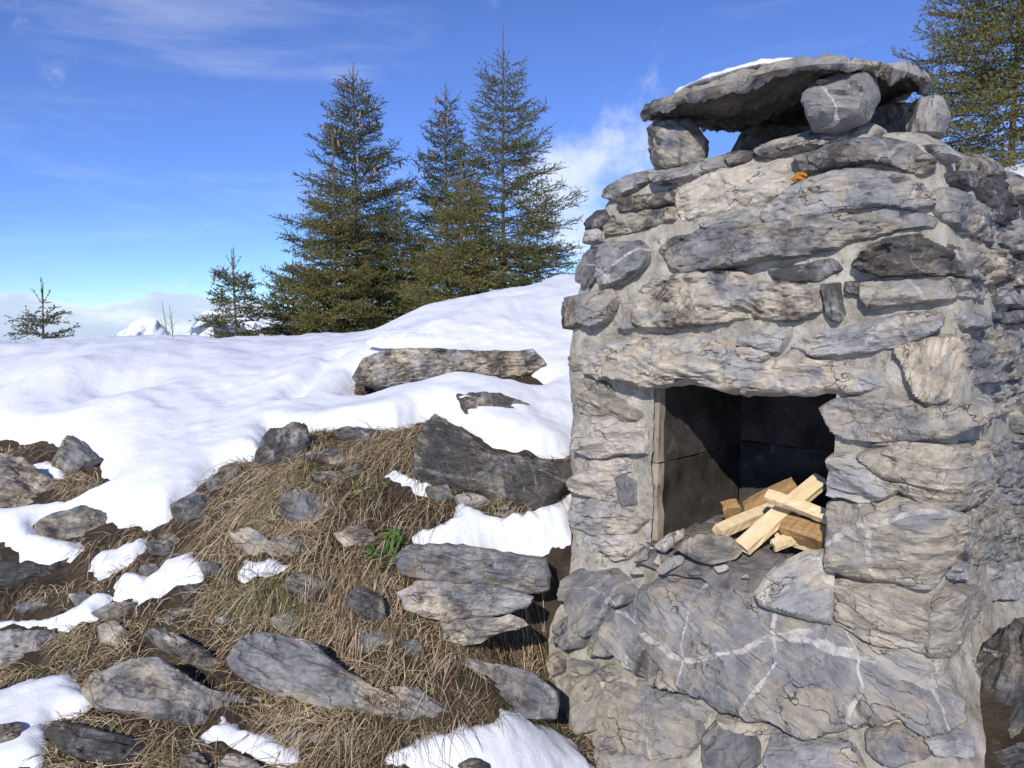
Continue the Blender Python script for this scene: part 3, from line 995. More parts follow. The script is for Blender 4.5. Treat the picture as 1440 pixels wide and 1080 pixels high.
# ------------------------------------------------------------------ solid rocks
def solid(name, poly2, origin, U, W, N, hf, hb, mat=M_STONE, g=0.016, edge=0.03, facets=5, ledge=0.006, seed=0, parent=None, off=np.zeros(3), jitter=.004, rough=1.0, slope=.16, under=None):
    """a closed rock: an outline in the plane (U, W) at origin, bulging hf along N and hb behind"""
    poly2 = smooth_outline(poly2, 0.03, jitter, seed)
    c, R, pts, sd, quads, out = patch(poly2, g)
    rim, top = relief(pts, sd, hf, edge, seed, facets, ledge, rough, slope, g)
    rimb, bot = relief(pts, sd, hb, max(edge, hb * 0.5), seed + 77, 4, ledge, rough, slope, g)
    n = len(pts)
    bmap = np.arange(n) + n
    bmap[out] = np.where(out)[0]
    front = np.column_stack([pts, top * rim])
    back = np.column_stack([pts, -bot * rimb])
    bq = bmap[quads][:, ::-1]
    allv = np.vstack([front, back])
    faces = np.vstack([quads, bq])
    used = np.unique(faces)
    rm = np.full(2 * n, -1)
    rm[used] = np.arange(len(used))
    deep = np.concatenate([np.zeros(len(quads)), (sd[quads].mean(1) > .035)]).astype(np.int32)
    u2 = U * R[0, 0] + W * R[0, 1]
    w2 = U * R[1, 0] + W * R[1, 1]
    cen = origin + U * c[0] + W * c[1]
    o = mesh_obj(name, allv[used], rm[faces], mat, parent, 'sharp' if mat is M_STONE else True)
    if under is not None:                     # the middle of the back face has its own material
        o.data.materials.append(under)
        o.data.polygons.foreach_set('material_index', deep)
    loc = cen + np.array([0, 0, EYE]) - off
    o.matrix_basis = Matrix(((u2[0], w2[0], N[0], loc[0]), (u2[1], w2[1], N[1], loc[1]), (u2[2], w2[2], N[2], loc[2]), (0, 0, 0, 1)))
    return o


def ab_pt(a, b, z):
    xy = CORNER + a * DV + b * EV
    return np.array([xy[0], xy[1], z])


D3, E3, Z3 = np.array([*DV, 0]), np.array([*EV, 0]), np.array([0, 0, 1.0])
# cap slab of the chimney and the stones it rests on
cap_poly = [(-1.19, .14), (-1.05, .05), (-.8, -.02), (-.55, -.04), (-.36, .0), (-.25, .10), (-.20, .28), (-.25, .52), (-.55, .76), (-1.1, .76), (-1.21, .4)]
Ncap = np.cross(-D3, E3 + 0.05 * Z3)
Ncap /= np.linalg.norm(Ncap)
Wc = np.cross(Ncap, -D3)
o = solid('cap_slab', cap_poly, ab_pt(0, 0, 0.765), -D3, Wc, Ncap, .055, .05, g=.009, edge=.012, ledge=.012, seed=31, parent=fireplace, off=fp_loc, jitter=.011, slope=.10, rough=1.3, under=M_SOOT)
M3 = np.array(o.matrix_basis.to_3x3())
t3_ = np.array(o.matrix_basis.translation) + fp_loc
co = np.zeros(len(o.data.vertices) * 3, dtype=np.float32)
o.data.vertices.foreach_get('co', co)
wp = co.reshape(-1, 3) @ M3.T + t3_
av = (wp[:, :2] - CORNER) @ DV
wp[:, 2] -= .45 * np.maximum(0, .50 - av) ** 2      # the slab droops at its ends
o.data.vertices.foreach_set('co', ((wp - t3_) @ M3).astype(np.float32).ravel())
props(o, .35, .45, .3, .1)
o['label'] = 'big rough flat slab capping the chimney'


def block(name, a, b, z0, z1, ra, rb, seed, par=fireplace, tone=(.2, .3, .5, .1), lean=0.0):
    rs = np.random.default_rng(seed)
    n = 8
    h = (z1 - z0)
    pol = []
    for k in range(n):
        t = 2 * math.pi * k / n
        sx = np.sign(math.cos(t)) * abs(math.cos(t)) ** 0.6
        sy = np.sign(math.sin(t)) * abs(math.sin(t)) ** 0.6
        pol.append((ra * sx * rs.uniform(.80, 1.08) + lean * sy, h / 2 * sy * rs.uniform(.95, 1.03)))
    o = solid(name, pol, ab_pt(a, b, (z0 + z1) / 2), -D3, Z3, -E3, rb, rb, g=.013, edge=.022, ledge=.006, seed=seed, parent=par, off=fp_loc, slope=.45, facets=8, rough=1.4)
    return props(o, *tone)


block('support_stone', 1.06, .20, .535, .755, .13, .10, 41, tone=(.5, .5, .2, 0), lean=-.03)
block('support_stone', .40, .13, .575, .765, .12, .10, 42, tone=(0, .25, 1, .25))
block('support_stone', .22, .40, .555, .715, .07, .09, 43, tone=(.2, .2, .4, .1))
block('support_stone', .86, .66, .545, .80, .22, .08, 44, tone=(.2, .5, .2, 0))
block('support_stone', .40, .58, .545, .755, .11, .08, 45, tone=(.2, .5, .2, 0))
block('support_stone', .52, .70, .545, .76, .10, .06, 46, tone=(.2, .5, .2, 0))

# orange lichen on the top course
M_LICHEN = simple_mat('orange_lichen', (.50, .17, .02), (.70, .30, .03), 90, 1.0, .006)
for px, py, sc in ((1122, 249, .016), (1128, 245, .010), (1117, 252, .009)):
    s_, z_ = hit_fire(px, py, 0.02)
    k = 14
    t = np.linspace(0, 2 * math.pi, k, endpoint=False)
    r = sc * (1 + .25 * np.sin(3 * t + px) + .15 * np.sin(5 * t))
    ss_, zs_, hs_ = [s_], [z_], [.030]
    for f, hgt in ((.5, .029), (1.0, .012)):
        ss_ += list(s_ + f * r * np.cos(t) * 1.3)
        zs_ += list(z_ + f * r * np.sin(t))
        hs_ += [hgt] * k
    P, _ = surf(np.array(ss_), np.array(zs_), np.array(hs_))
    fp_child('lichen', P, [(0, 1 + i, 1 + (i + 1) % k) for i in range(k)] + [(1 + i, 1 + k + i, 1 + k + (i + 1) % k, 1 + (i + 1) % k) for i in range(k)], M_LICHEN)

# ------------------------------------------------------------------ rocks of the bank
UP = np.array([0, 0, 1.0])
ROCK_POLYS = []


def bank_rock(poly, label=None, name='rock', hf=.05, hb=.16, tilt=.62, group=None, warm=.3, dark=.35, vein=.25, light=0., cat='rock', lift=0.0, push=0.018, edge=.022, ledge=.012, hp=None, dist=None):
    poly = [(float(x), float(y)) for x, y in grow(poly, 3.0)]
    ROCK_POLYS.append(np.array(poly))
    ys = [p[1] for p in poly]
    xs = [p[0] for p in poly]
    ymax = max(ys)
    bx_ = np.mean([p[0] for p in poly if p[1] > ymax - 0.35 * (ymax - min(ys)) - 1])
    if dist is None:
        base = hit_ground(bx_, ymax - lift)
    else:
        r = ray(bx_, ymax)
        base = r * (dist / r[1])
    view = np.array([base[0], base[1], 0])
    view /= np.linalg.norm(view)
    N = -view * math.sqrt(1 - tilt * tilt) + UP * tilt
    U = np.cross(UP, N)
    U /= np.linalg.norm(U)
    W = np.cross(N, U)
    base = base - N * push
    p2 = []
    for x, y in poly:
        r = ray(x, y)
        k = (base @ N) / (r @ N)
        d = r * k - base
        p2.append((d @ U, d @ W))
    seed = int(sum(xs) * 3 + sum(ys)) % 7919
    o = solid(name, np.array(p2), base, U, W, N, hf, hb, seed=seed, edge=edge * .7, ledge=ledge, g=.0066, facets=8, slope=.30, rough=1.35, jitter=.007)
    props(o, warm + .05, dark + .2, vein * .6, light)
    return tag(o, label, cat, group)


SMALL = 'one of two small stones side by side below the blocky dark rock'
SG = 'small stones in the grass'
bank_rock([(-60, 640), (0, 640), (37, 650), (55, 668), (93, 686), (106, 703), (70, 715), (0, 710), (-60, 706)], 'broad brown slab beside the pyramid-shaped rock below the snow dome', 'flat_rock', warm=.6, dark=.4)
bank_rock([(74, 652), (88, 632), (102, 614), (122, 632), (143, 653), (111, 666)], 'pointed pyramid-shaped dark rock at the foot of the snow dome', hf=.10, warm=.1, dark=.5)
bank_rock([(49, 744), (79, 728), (120, 723), (194, 728), (185, 742), (153, 754), (93, 757), (60, 755)], 'flat grey-brown slab ringed by snow with brown grass under it', 'flat_rock', warm=.6, dark=.3)
bank_rock([(-40, 795), (0, 793), (69, 802), (111, 784), (139, 784), (134, 807), (102, 821), (28, 823), (-40, 832)], 'wet black slab below a tongue of snow', 'flat_rock', warm=0, dark=1)
bank_rock([(-40, 893), (0, 890), (60, 889), (97, 901), (88, 923), (69, 941), (0, 942), (-40, 940)], 'pale grey flat-faced slab under the long snow strip', 'flat_rock', warm=.2, dark=.2, light=.1)
bank_rock([(139, 881), (162, 876), (190, 900), (171, 914), (143, 901)], 'small angular grey stone beside the streaked narrow slab', warm=.3)
bank_rock([(204, 895), (231, 886), (268, 904), (305, 928), (333, 950), (324, 956), (278, 942), (222, 906)], 'narrow slanting slab streaked with white', 'flat_rock', vein=1, light=.2, warm=.1)
bank_rock([(320, 924), (345, 895), (378, 892), (440, 906), (480, 940), (540, 975), (603, 1010), (578, 1030), (520, 1003), (440, 987), (380, 972), (335, 948)], 'long smooth grey slab slanting down through the dry grass', 'flat_rock', warm=.3, dark=.1, hf=.06)
bank_rock([(116, 969), (130, 950), (171, 936), (227, 930), (278, 964), (306, 974), (370, 983), (405, 992), (370, 1015), (296, 1028), (231, 1012), (167, 999), (134, 994)], 'large cracked grey slab above the curved snow strip', 'flat_rock', warm=.25, dark=.25, vein=.4, hf=.07)
bank_rock([(62, 1031), (93, 1017), (120, 1024), (185, 1038), (227, 1043), (200, 1066), (185, 1074), (116, 1074), (83, 1050)], 'dark lichen-blotched slab beside the lowest snow patch with a stone in it', 'flat_rock', warm=.2, dark=.7)
bank_rock([(-30, 1026), (0, 1024), (28, 1018), (36, 1030), (23, 1048), (0, 1058), (-30, 1058)], 'rounded grey stone lying in a patch of snow', hf=.08, warm=.1, dark=.1)
bank_rock([(248, 1090), (258, 1068), (273, 1060), (290, 1072), (300, 1090)], 'darker, narrower boulder top under the curved snow strip', hf=.08, dark=.7, group='twin boulder tops')
bank_rock([(300, 1092), (318, 1066), (338, 1060), (362, 1072), (378, 1092)], 'paler, wider boulder top under the curved snow strip', hf=.08, dark=.2, light=.2, group='twin boulder tops')
bank_rock([(361, 647), (368, 625), (380, 608), (405, 604), (430, 606), (434, 630), (420, 656), (375, 657)], 'blocky dark rock with a pale face at the snow edge above the grass', hf=.09, dark=.6, light=.2, warm=.1)
bank_rock([(394, 706), (408, 697), (430, 695), (458, 708), (472, 721), (465, 735), (433, 740), (399, 726)], 'rough dark-pitted stone bedded in long dry grass', hf=.06, warm=0, dark=.5)
bank_rock([(320, 749), (352, 747), (398, 775), (417, 789), (370, 786), (329, 763)], 'thin tan slab sticking out of matted grass', 'flat_rock', warm=.7, dark=.1)
for pl, lb in (([(204, 766), (231, 751), (250, 760), (245, 779), (213, 775)], 'small stone between the flat slab ringed by snow and the snow wedge'),
               ([(278, 794), (315, 788), (329, 807), (319, 817), (287, 808)], 'small dark stone at the upper tip of the snow wedge'),
               ([(252, 831), (287, 821), (296, 839), (264, 845)], 'small stone just under the snow wedge'),
               ([(292, 675), (333, 654), (347, 668), (296, 697)], 'tilted stone at the snow edge beside the blocky dark rock'),
               ([(195, 800), (215, 796), (225, 806), (205, 812)], 'pebble between the snow tongue and the snow wedge'),
               ([(484, 660), (505, 655), (515, 668), (495, 676)], SMALL), ([(436, 668), (470, 664), (488, 676), (460, 686)], SMALL),
               ([(440, 992), (460, 985), (470, 998), (450, 1006)], 'pebble in the grass under the long smooth slab'),
               ([(560, 905), (590, 900), (600, 915), (575, 922)], 'small stone in grass beside the foot of the dry-stone stack'),
               ([(98, 838), (120, 834), (132, 846), (108, 852)], 'small stone above the long curved snow strip'),
               ([(300, 870), (330, 862), (345, 876), (315, 884)], 'small stone in grass above the long smooth slab')):
    bank_rock(pl, lb, 'stone', hf=.03, hb=.08, group=SG, dark=.5, edge=.02)
bank_rock([(392, 826), (418, 806), (450, 815), (481, 830), (486, 849), (433, 845)], 'dark wedge of rock above the long smooth slab', hf=.06, warm=.1, dark=.6)
bank_rock([(481, 850), (495, 834), (510, 825), (539, 844), (545, 873), (520, 875)], 'blackish knobbly stone with a grey facet beside green leaves', hf=.07, warm=0, dark=.7)
bank_rock([(558, 783), (573, 768), (650, 767), (717, 780), (768, 787), (770, 830), (727, 833), (650, 821), (563, 809)], 'thick smooth grey slab topping the short dry-stone stack', 'flat_rock', push=-.07, hf=.05, hb=.3, warm=.1, dark=.1, vein=.5, tilt=.25, edge=.04)
bank_rock([(561, 835), (592, 819), (679, 826), (727, 834), (748, 841), (742, 852), (688, 866), (611, 869), (573, 855)], 'second slab of the dry-stone stack, under the thick one', 'flat_rock', push=-.07, hf=.04, hb=.3, warm=.2, dark=.2, tilt=.25)
bank_rock([(621, 874), (679, 873), (727, 868), (740, 878), (688, 893), (664, 905), (626, 898)], 'pale cream-edged slab at the bottom of the dry-stone stack', 'flat_rock', push=-.07, hf=.03, hb=.2, warm=.8, light=.3, tilt=.3)
bank_rock([(602, 932), (630, 921), (688, 936), (746, 945), (782, 974), (782, 1009), (727, 1006), (669, 985), (621, 961)], 'whitish-rimmed grey slab against the base of the fireplace', 'flat_rock', hf=.06, warm=.2, vein=.6, dark=.2)
bank_rock([(544, 965), (582, 969), (645, 1008), (640, 1018), (587, 999)], 'thin buried slab edge between two larger slabs', 'flat_rock', hf=.03, warm=.2)
bank_rock([(587, 625), (598, 600), (611, 584), (650, 608), (688, 637), (727, 647), (804, 652), (822, 662), (790, 690), (778, 706), (746, 717), (688, 696), (621, 676), (582, 662)], 'big dark weathered slab leaning out of the snow near the fireplace', 'flat_rock', hf=.07, hb=.25, warm=.35, dark=.75, vein=.4)
bank_rock([(642, 557), (670, 560), (705, 565), (750, 577), (717, 588), (690, 603), (660, 596), (650, 580)], 'dark wedge-shaped rock surrounded by snow', hf=.08, dark=.8, warm=.2)
bank_rock([(497, 532), (512, 506), (550, 493), (600, 492), (640, 494), (680, 496), (730, 496), (748, 493), (766, 511), (735, 527), (717, 530), (650, 524), (630, 535), (580, 542), (542, 544), (505, 538)], 'wide lichen-stained outcrop capped with a cushion of snow', 'rock_outcrop', hf=.10, hb=.4, warm=.4, dark=.45, tilt=.2)
bank_rock([(466, 588), (478, 577), (492, 572), (505, 577), (490, 586)], 'lone small stone on open snow below the outcrop', 'stone', hf=.03, hb=.06, warm=.4)
bank_rock([(468, 606), (505, 603), (530, 608), (526, 621), (485, 623)], 'dark flat stone at the snow edge above the grass tussock', 'stone', hf=.04, dark=.8)
bank_rock([(788, 582), (805, 569), (816, 578), (814, 593), (795, 594)], 'dark stone in snow touching the fireplace corner', 'stone', hf=.05, dark=.8)
bank_rock([(640, 700), (665, 697), (690, 706), (670, 714), (645, 710)], 'pale flat stone under the edge of the big dark slab', 'stone', hf=.03, hb=.08, warm=.6, light=.4)
bank_rock([(640, 1082), (650, 1068), (672, 1066), (690, 1082), (670, 1095)], 'dark stone showing through the snow patch under the fireplace', 'stone', hf=.06, dark=.9, lift=4)
bank_rock([(773, 802), (788, 796), (797, 818), (796, 842), (784, 850), (774, 836)], 'dark upright stone wedged between the dry-stone stack and the fireplace', 'stone', hf=.05, hb=.12, dark=.7)
bank_rock([(748, 858), (772, 846), (784, 872), (778, 896), (752, 892)], 'dark stone under the wedged upright one', 'stone', hf=.05, hb=.12, dark=.5)
for pl, lb in (([(380, 762), (400, 752), (430, 768), (434, 786), (400, 784)], 'tan half-buried slab beside the thin tan one'),
               ([(378, 872), (410, 862), (446, 878), (440, 896), (396, 890)], 'dark half-buried slab above the long smooth one'),
               ([(128, 864), (160, 852), (196, 852), (190, 868), (150, 872)], 'dark half-buried slab between the long snow strip and the snow wedge'),
               ([(228, 868), (262, 858), (300, 868), (290, 882), (250, 884)], 'half-buried grey slab above the streaked narrow slab'),
               ([(84, 948), (104, 940), (118, 958), (100, 968)], 'small slab above the large cracked one'),
               ([(664, 838), (700, 832), (730, 842), (715, 856), (680, 856)], 'thin chip of slate inside the dry-stone stack'),
               ([(676, 722), (710, 714), (757, 724), (750, 736), (700, 738)], 'brown rubble stone under the big dark slab'),
               ([(598, 690), (628, 684), (640, 698), (615, 706)], 'brown stone beside the thin snow sliver'),
               ([(430, 640), (470, 634), (505, 646), (490, 660), (445, 658)], 'dark flat stone beside the blocky dark rock with a pale face'),
               ([(240, 712), (275, 694), (300, 706), (290, 728), (255, 730)], 'grey stone on the grass edge above the snow tongue'),
               ([(500, 900), (535, 888), (560, 904), (545, 926), (510, 920)], 'half-buried grey slab beside the blackish knobbly stone'),
               ([(395, 1036), (440, 1022), (490, 1040), (480, 1062), (420, 1060)], 'half-buried slab in grass under the long smooth slab'),
               ([(470, 752), (500, 742), (530, 756), (520, 774), (485, 772)], 'brown stone in grass beside the leafy green plant'),
               ([(20, 852), (55, 842), (92, 850), (80, 866), (35, 868)], 'dark slab just above the long curved snow strip')):
    bank_rock(pl, lb, 'flat_rock', hf=.035, hb=.12, dark=.4, warm=.4)
bank_rock([(1350, 1000), (1340, 985), (1362, 950), (1385, 915), (1420, 880), (1470, 862), (1500, 900), (1500, 1010), (1440, 1062), (1385, 1060)], 'black mossy bedrock beside the corner of the fireplace', 'bedrock', hf=.06, hb=.3, dark=.75, vein=.9, warm=.4, tilt=.8, ledge=.02)
bank_rock([(1380, 1062), (1440, 1050), (1500, 1060), (1500, 1110), (1400, 1110)], 'low dark rock below the black bedrock', 'rock', hf=.08, dark=1, warm=.1, tilt=.7)

# ------------------------------------------------------------------ snow
def to_ground(poly):
    return np.array([hit_ground(x, y)[:2] for x, y in poly])


SNOW_SD = []


def snow_profile(sd, T, w):
    k = np.clip(sd / w, 0, 1)
    return np.where(sd > 0, T * (1 - (1 - k) ** 2.6), sd * 0.9)


def snow_field(poly_xy, T, w, label, name, holes=(), rough=0.02):
    q = np.column_stack([GXY * 6, np.zeros(len(GXY))])
    d, _ = poly_sdf(GXY, poly_xy)
    for h in holes:
        dh, _ = poly_sdf(GXY, h)
        d = np.minimum(d, -dh)
    sd = d + rough * fbm(q, 40, 3) + rough * .4 * fbm(q * 4, 44, 2)
    SNOW_SD.append(sd)
    und = 0.55 + 0.45 * np.clip(0.5 + 0.5 * fbm(q * .35, 61, 3), 0, 1)
    z = ground_base(GXY) + snow_profile(sd, T, w) * und + .012 * fbm(q * .5, 66, 3) * np.clip(sd / .3, 0, 1)
    inn = np.clip(sd / .3, 0, 1)
    z = z + inn * (.020 * fbm(q * .30, 67, 3) + .007 * fbm(q * 2.2, 68, 3))
    for k in range(16):                        # a line of old footprints climbing the snow
        f_ = k / 15
        c = hit_ground(405 + 80 * f_ + (6 if k % 2 else -6), 585 - 75 * f_)[:2]
        d2 = ((GXY - c) ** 2).sum(1)
        z = z - inn * (.055 * np.exp(-d2 / .006) - .018 * np.exp(-d2 / .025))
    f = GQ[(sd[GQ] > -.07).any(1)]
    used = np.unique(f)
    rm = np.full(len(GXY), -1)
    rm[used] = np.arange(len(used))
    o = mesh_obj(name, np.column_stack([GXY[used], z[used] + EYE]), rm[f], M_SNOW)
    return tag(o, label, 'snow', kind='structure')


def snow(poly_xy, T, w, label, name='snow_patch', rough=0.02):
    poly = smooth_outline(poly_xy, .02, .016, 3)
    sdg, _ = poly_sdf(GXY, poly)
    SNOW_SD.append(sdg)
    big = grow(poly, .05)
    c, R, pts, _, quads, _ = patch(big, .011)
    w_ = pts @ R + c
    sd, _ = poly_sdf(w_, poly)
    q = np.column_stack([w_ * 9, np.zeros(len(w_))])
    sd = sd + .010 * fbm(q, 12, 3) + .006 * fbm(q * 5, 13, 3)
    z = ground(w_) * .4 + ground_base(w_) * .6 + .006 + snow_profile(sd, T, w) * (1 + .35 * fbm(q * .6, 15, 2)) + .004 * fbm(q * 2, 18, 2)
    o = mesh_obj(name, np.column_stack([w_, z + EYE]), quads, M_SNOW)
    return tag(o, label, 'snow', kind='stuff')


low_edge = [(-260, 640), (-60, 632), (0, 628), (60, 628), (84, 630), (100, 640), (140, 655), (158, 688), (110, 710), (60, 722), (0, 722), (-60, 722), (-60, 775), (0, 772), (45, 798), (70, 797), (110, 781), (130, 778),
            (60, 756), (50, 744), (80, 727), (194, 728), (235, 742), (262, 700), (300, 657), (345, 642), (362, 640), (380, 610), (430, 608), (470, 602), (530, 606), (555, 612), (590, 592), (612, 585), (650, 606), (690, 635), (727, 646), (805, 651), (822, 640)]
main_xy = to_ground(low_edge)
main_xy = np.vstack([main_xy, [(0.6, 4.0), (1.2, 5.5), (3, 5.0), (6, 3.2), (14, 4), (40, 20), (40, 58), (-40, 58), (-40, 6), (-6, 2.6)]])
hole = to_ground([(487, 562), (500, 535), (580, 543), (640, 527), (740, 528), (768, 545), (750, 556), (700, 545), (640, 541), (590, 555), (520, 566)])
snow_field(main_xy, .12, .15, 'broad snowfield with a rounded drift covering the crest', 'snow_field', holes=[hole])
PATCHES = [
    ([(582, 756), (625, 741), (650, 716), (700, 736), (745, 736), (790, 711), (800, 690), (815, 672), (824, 690), (800, 745), (812, 785), (770, 788), (717, 781), (650, 767), (600, 767)], 'snow lying on top of the dry-stone stack beside the fireplace'),
    ([(545, 671), (565, 668), (620, 690), (605, 698), (575, 686)], 'thin snow sliver under the big dark slab'),
    ([(187, 846), (230, 801), (265, 787), (287, 800), (285, 811), (240, 831), (190, 853)], 'wedge of snow in the grass above the streaked narrow slab'),
    ([(152, 851), (165, 826), (180, 811), (203, 815), (200, 831), (165, 851)], 'small lobed snow patch beside the snow wedge'),
    ([(337, 806), (345, 800), (400, 797), (412, 800), (385, 816), (340, 831)], 'small snow patch above the dark wedge of rock'),
    ([(-60, 882), (0, 879), (69, 876), (93, 872), (148, 840), (156, 849), (130, 882), (102, 896), (51, 888), (0, 890), (-60, 893)], 'long curved snow strip above the pale flat-faced slab'),
    ([(-80, 985), (0, 978), (46, 962), (93, 962), (136, 992), (111, 1018), (65, 1022), (65, 1045), (60, 1095), (-80, 1095)], 'snow patch around the rounded grey stone'),
    ([(285, 1044), (315, 1029), (370, 1041), (425, 1076), (400, 1086), (330, 1061), (290, 1058)], 'curved snow strip over the twin boulder tops'),
    ([(540, 1090), (606, 1043), (688, 1026), (775, 1031), (802, 1046), (838, 1090), (700, 1120)], 'snow patch at the foot of the fireplace base'),
    ([(134, 798), (139, 785), (204, 760), (186, 788), (148, 810)], 'tongue of snow beside the wet black slab'),
    ([(40, 658), (62, 652), (80, 660), (92, 668), (60, 668)], 'scrap of snow between brown slab and pyramid rock'),
    ([(1420, 846), (1450, 836), (1480, 850), (1460, 872), (1428, 868)], 'scrap of snow beside the mossy black bedrock'),
]
for poly, lab in PATCHES:
    snow(to_ground(poly), .028, .07, lab)
SNOW_ALL = np.max(SNOW_SD, axis=0)

# snow cushion on the outcrop and on the chimney cap
o = solid('snow_patch', np.array([(-.62, -.02), (-.5, .06), (-.2, .12), (.2, .12), (.5, .08), (.64, 0), (.5, -.30), (-.5, -.30)]) * 0.9,
          hit_ground(632, 500) + np.array([0, .12, .06]), np.array([1., 0, 0]), np.array([0, -.95, -.3]), np.array([0, -.3, .95]), .07, .05, M_SNOW, edge=.10, ledge=0, seed=5, slope=.05, rough=.6)
tag(o, 'cushion of snow lying on the lichen-stained outcrop', 'snow', kind='stuff')
o = solid('snow_patch', np.array([(-1.02, .12), (-.85, .02), (-.62, .0), (-.5, .1), (-.55, .4), (-.95, .5), (-1.08, .3)]), ab_pt(0, 0, 0.81), -D3, Wc, Ncap, .022, .012, M_SNOW, edge=.03, ledge=0, seed=6, slope=.02, rough=.4)
tag(o, 'thin sheet of snow on the chimney cap slab', 'snow', kind='stuff')


# ------------------------------------------------------------------ loose things on the hearth
def hearth_rock(poly, label, H, B, bz, name='stone', warm=.3, dark=.2, vein=.5, light=.1, b=0.0, tilt=.5):
    """a loose stone whose foot rests at depth b in the hearth"""
    xs = [p[0] for p in poly]
    ymax = max(p[1] for p in poly)
    r = ray(np.mean(xs), ymax)
    lo, hi = 1.5, 4.0
    for _ in range(50):                       # distance at which the ray has fallen to height bz
        m = (lo + hi) / 2
        if r[2] * m / r[1] > bz:
            lo = m
        else:
            hi = m
    base = r * (lo / r[1])
    if ab_of(base)[1] < 0.0:                  # out on the sloping boulder in front
        s_, z_ = hit_fire(np.mean(xs), ymax, 0.055)
        base, _ = surf(s_, z_, 0.055)
    view = np.array([base[0], base[1], 0])
    view /= np.linalg.norm(view)
    N = -view * math.sqrt(1 - tilt * tilt) + UP * tilt
    U = np.cross(UP, N)
    U /= np.linalg.norm(U)
    W = np.cross(N, U)
    p2 = []
    for x, y in poly:
        q = ray(x, y)
        d = q * ((base @ N) / (q @ N)) - base
        p2.append((d @ U, d @ W))
    o = solid(name, np.array(p2), base, U, W, N, H, B, g=.009, edge=.02, seed=int(sum(xs)) % 997, ledge=.003)
    props(o, warm, dark, vein, light)
    return tag(o, label, 'stone')


hearth_rock([(1060, 832), (1085, 800), (1130, 775), (1162, 770), (1172, 800), (1174, 850), (1170, 878), (1120, 869), (1065, 851)], 'triangular veined grey rock leaning by the hearth opening', .03, .10, -.965, name='rock', warm=.35, vein=1, light=.25, dark=0, tilt=.4)
hearth_rock([(943, 769), (960, 757), (985, 750), (1030, 755), (1046, 775), (1035, 786), (1000, 794), (975, 786)], 'flat reddish stone with a dark blotch in front of the firewood', .03, .06, -.875, warm=.9, dark=.6, tilt=.6)
hearth_rock([(919, 768), (940, 750), (963, 743), (962, 755), (937, 776)], 'grey stone beside the fireclay edge of the hearth', .02, .05, -.875, tilt=.6)
RUB = 'small piece of rubble lying in the ash of the hearth'
for pl in ([(923, 802), (940, 786), (962, 778), (960, 791), (932, 810)], [(889, 790), (905, 772), (912, 771), (911, 786)], [(919, 790), (927, 778), (931, 796)], [(880, 805), (900, 797), (905, 806)],
           [(1003, 797), (1018, 792), (1026, 800), (1010, 805)], [(965, 806), (980, 800), (990, 808)], [(903, 752), (912, 744), (917, 756)], [(1040, 812), (1052, 806), (1056, 816)], [(935, 760 + 55), (948, 812), (952, 820)]):
    o = hearth_rock(pl, RUB, .012, .03, -.885, tilt=.6, light=.3)
    o['group'] = 'rubble on the hearth'
# ash with crumbs, spilling over the sill
na, nb = 60, 60
ua, ub = np.meshgrid(np.linspace(.30, 1.03, na), np.linspace(-.07, .66, nb), indexing='ij')
q = np.column_stack([ua.ravel() * 16, ub.ravel() * 16, np.zeros(ua.size)])
zz = -.873 + .016 * fbm(q, 5, 4).reshape(ua.shape) + .03 * np.exp(-((ua - .62) ** 2 + (ub - .25) ** 2) / .05) - np.maximum(0, -ub - .01) * 1.2
zz = zz - np.maximum(0, .37 - ua) * .5
xy = CORNER + ua.reshape(-1, 1) * DV + ub.reshape(-1, 1) * EV
ii = np.arange(ua.size).reshape(ua.shape)
o = mesh_obj('ash', np.column_stack([xy, zz.ravel() + EYE]), np.stack([ii[:-1, :-1], ii[1:, :-1], ii[1:, 1:], ii[:-1, 1:]], -1).reshape(-1, 4)[:, ::-1], M_ASH)
tag(o, 'grey ash and charcoal bed on the hearth', 'ash', kind='stuff')


def billet(label, p0, p1, w, t, mat, roll=0.0, seed=0, wedge=0.0, name='firewood'):
    """a split stick between two 3-D points: uneven cross-section, split ends"""
    rs = np.random.default_rng(seed)
    p0, p1 = np.array(p0, float), np.array(p1, float)
    ax = p1 - p0
    L = np.linalg.norm(ax)
    ax /= L
    up = -np.array([EV[0], EV[1], -.8])
    up = up - (up @ ax) * ax
    up /= np.linalg.norm(up)
    side = np.cross(ax, up)
    cr, sr = math.cos(roll), math.sin(roll)
    side, up = side * cr + up * sr, up * cr - side * sr
    prof = np.array([(-.5, -.5), (0, -.52), (.5, -.46), (.52, 0), (.48, .5 - wedge), (0, .5 - wedge * .4), (-.5, .5), (-.49, 0)])
    prof = prof * np.array([w, t]) * (1 + rs.normal(0, .035, (8, 1)))
    n = 14
    vs_ = []
    for i in range(n + 1):
        f = i / n
        bow = .004 * math.sin(math.pi * f) * rs.uniform(.8, 1.2)
        for k, (a, b) in enumerate(prof):
            e = rs.normal(0, .0012)
            end = rs.normal(0, .004) if i in (0, n) else 0
            vs_.append((f * L + end, a * (1 + .05 * math.sin(3 * f + k)) + e, b + bow + e))
    fs = []
    for i in range(n):
        for k in range(8):
            fs.append((i * 8 + k, i * 8 + (k + 1) % 8, (i + 1) * 8 + (k + 1) % 8, (i + 1) * 8 + k))
    fs.append(tuple(range(7, -1, -1)))
    fs.append(tuple(n * 8 + k for k in range(8)))
    o = mesh_obj(name, vs_, fs, mat, smooth=False)
    loc = p0 + np.array([0, 0, EYE])
    o.matrix_world = Matrix(((ax[0], side[0], up[0], loc[0]), (ax[1], side[1], up[1], loc[1]), (ax[2], side[2], up[2], loc[2]), (0, 0, 0, 1)))
    return tag(o, label, 'firewood', 'split firewood piled in the hearth')


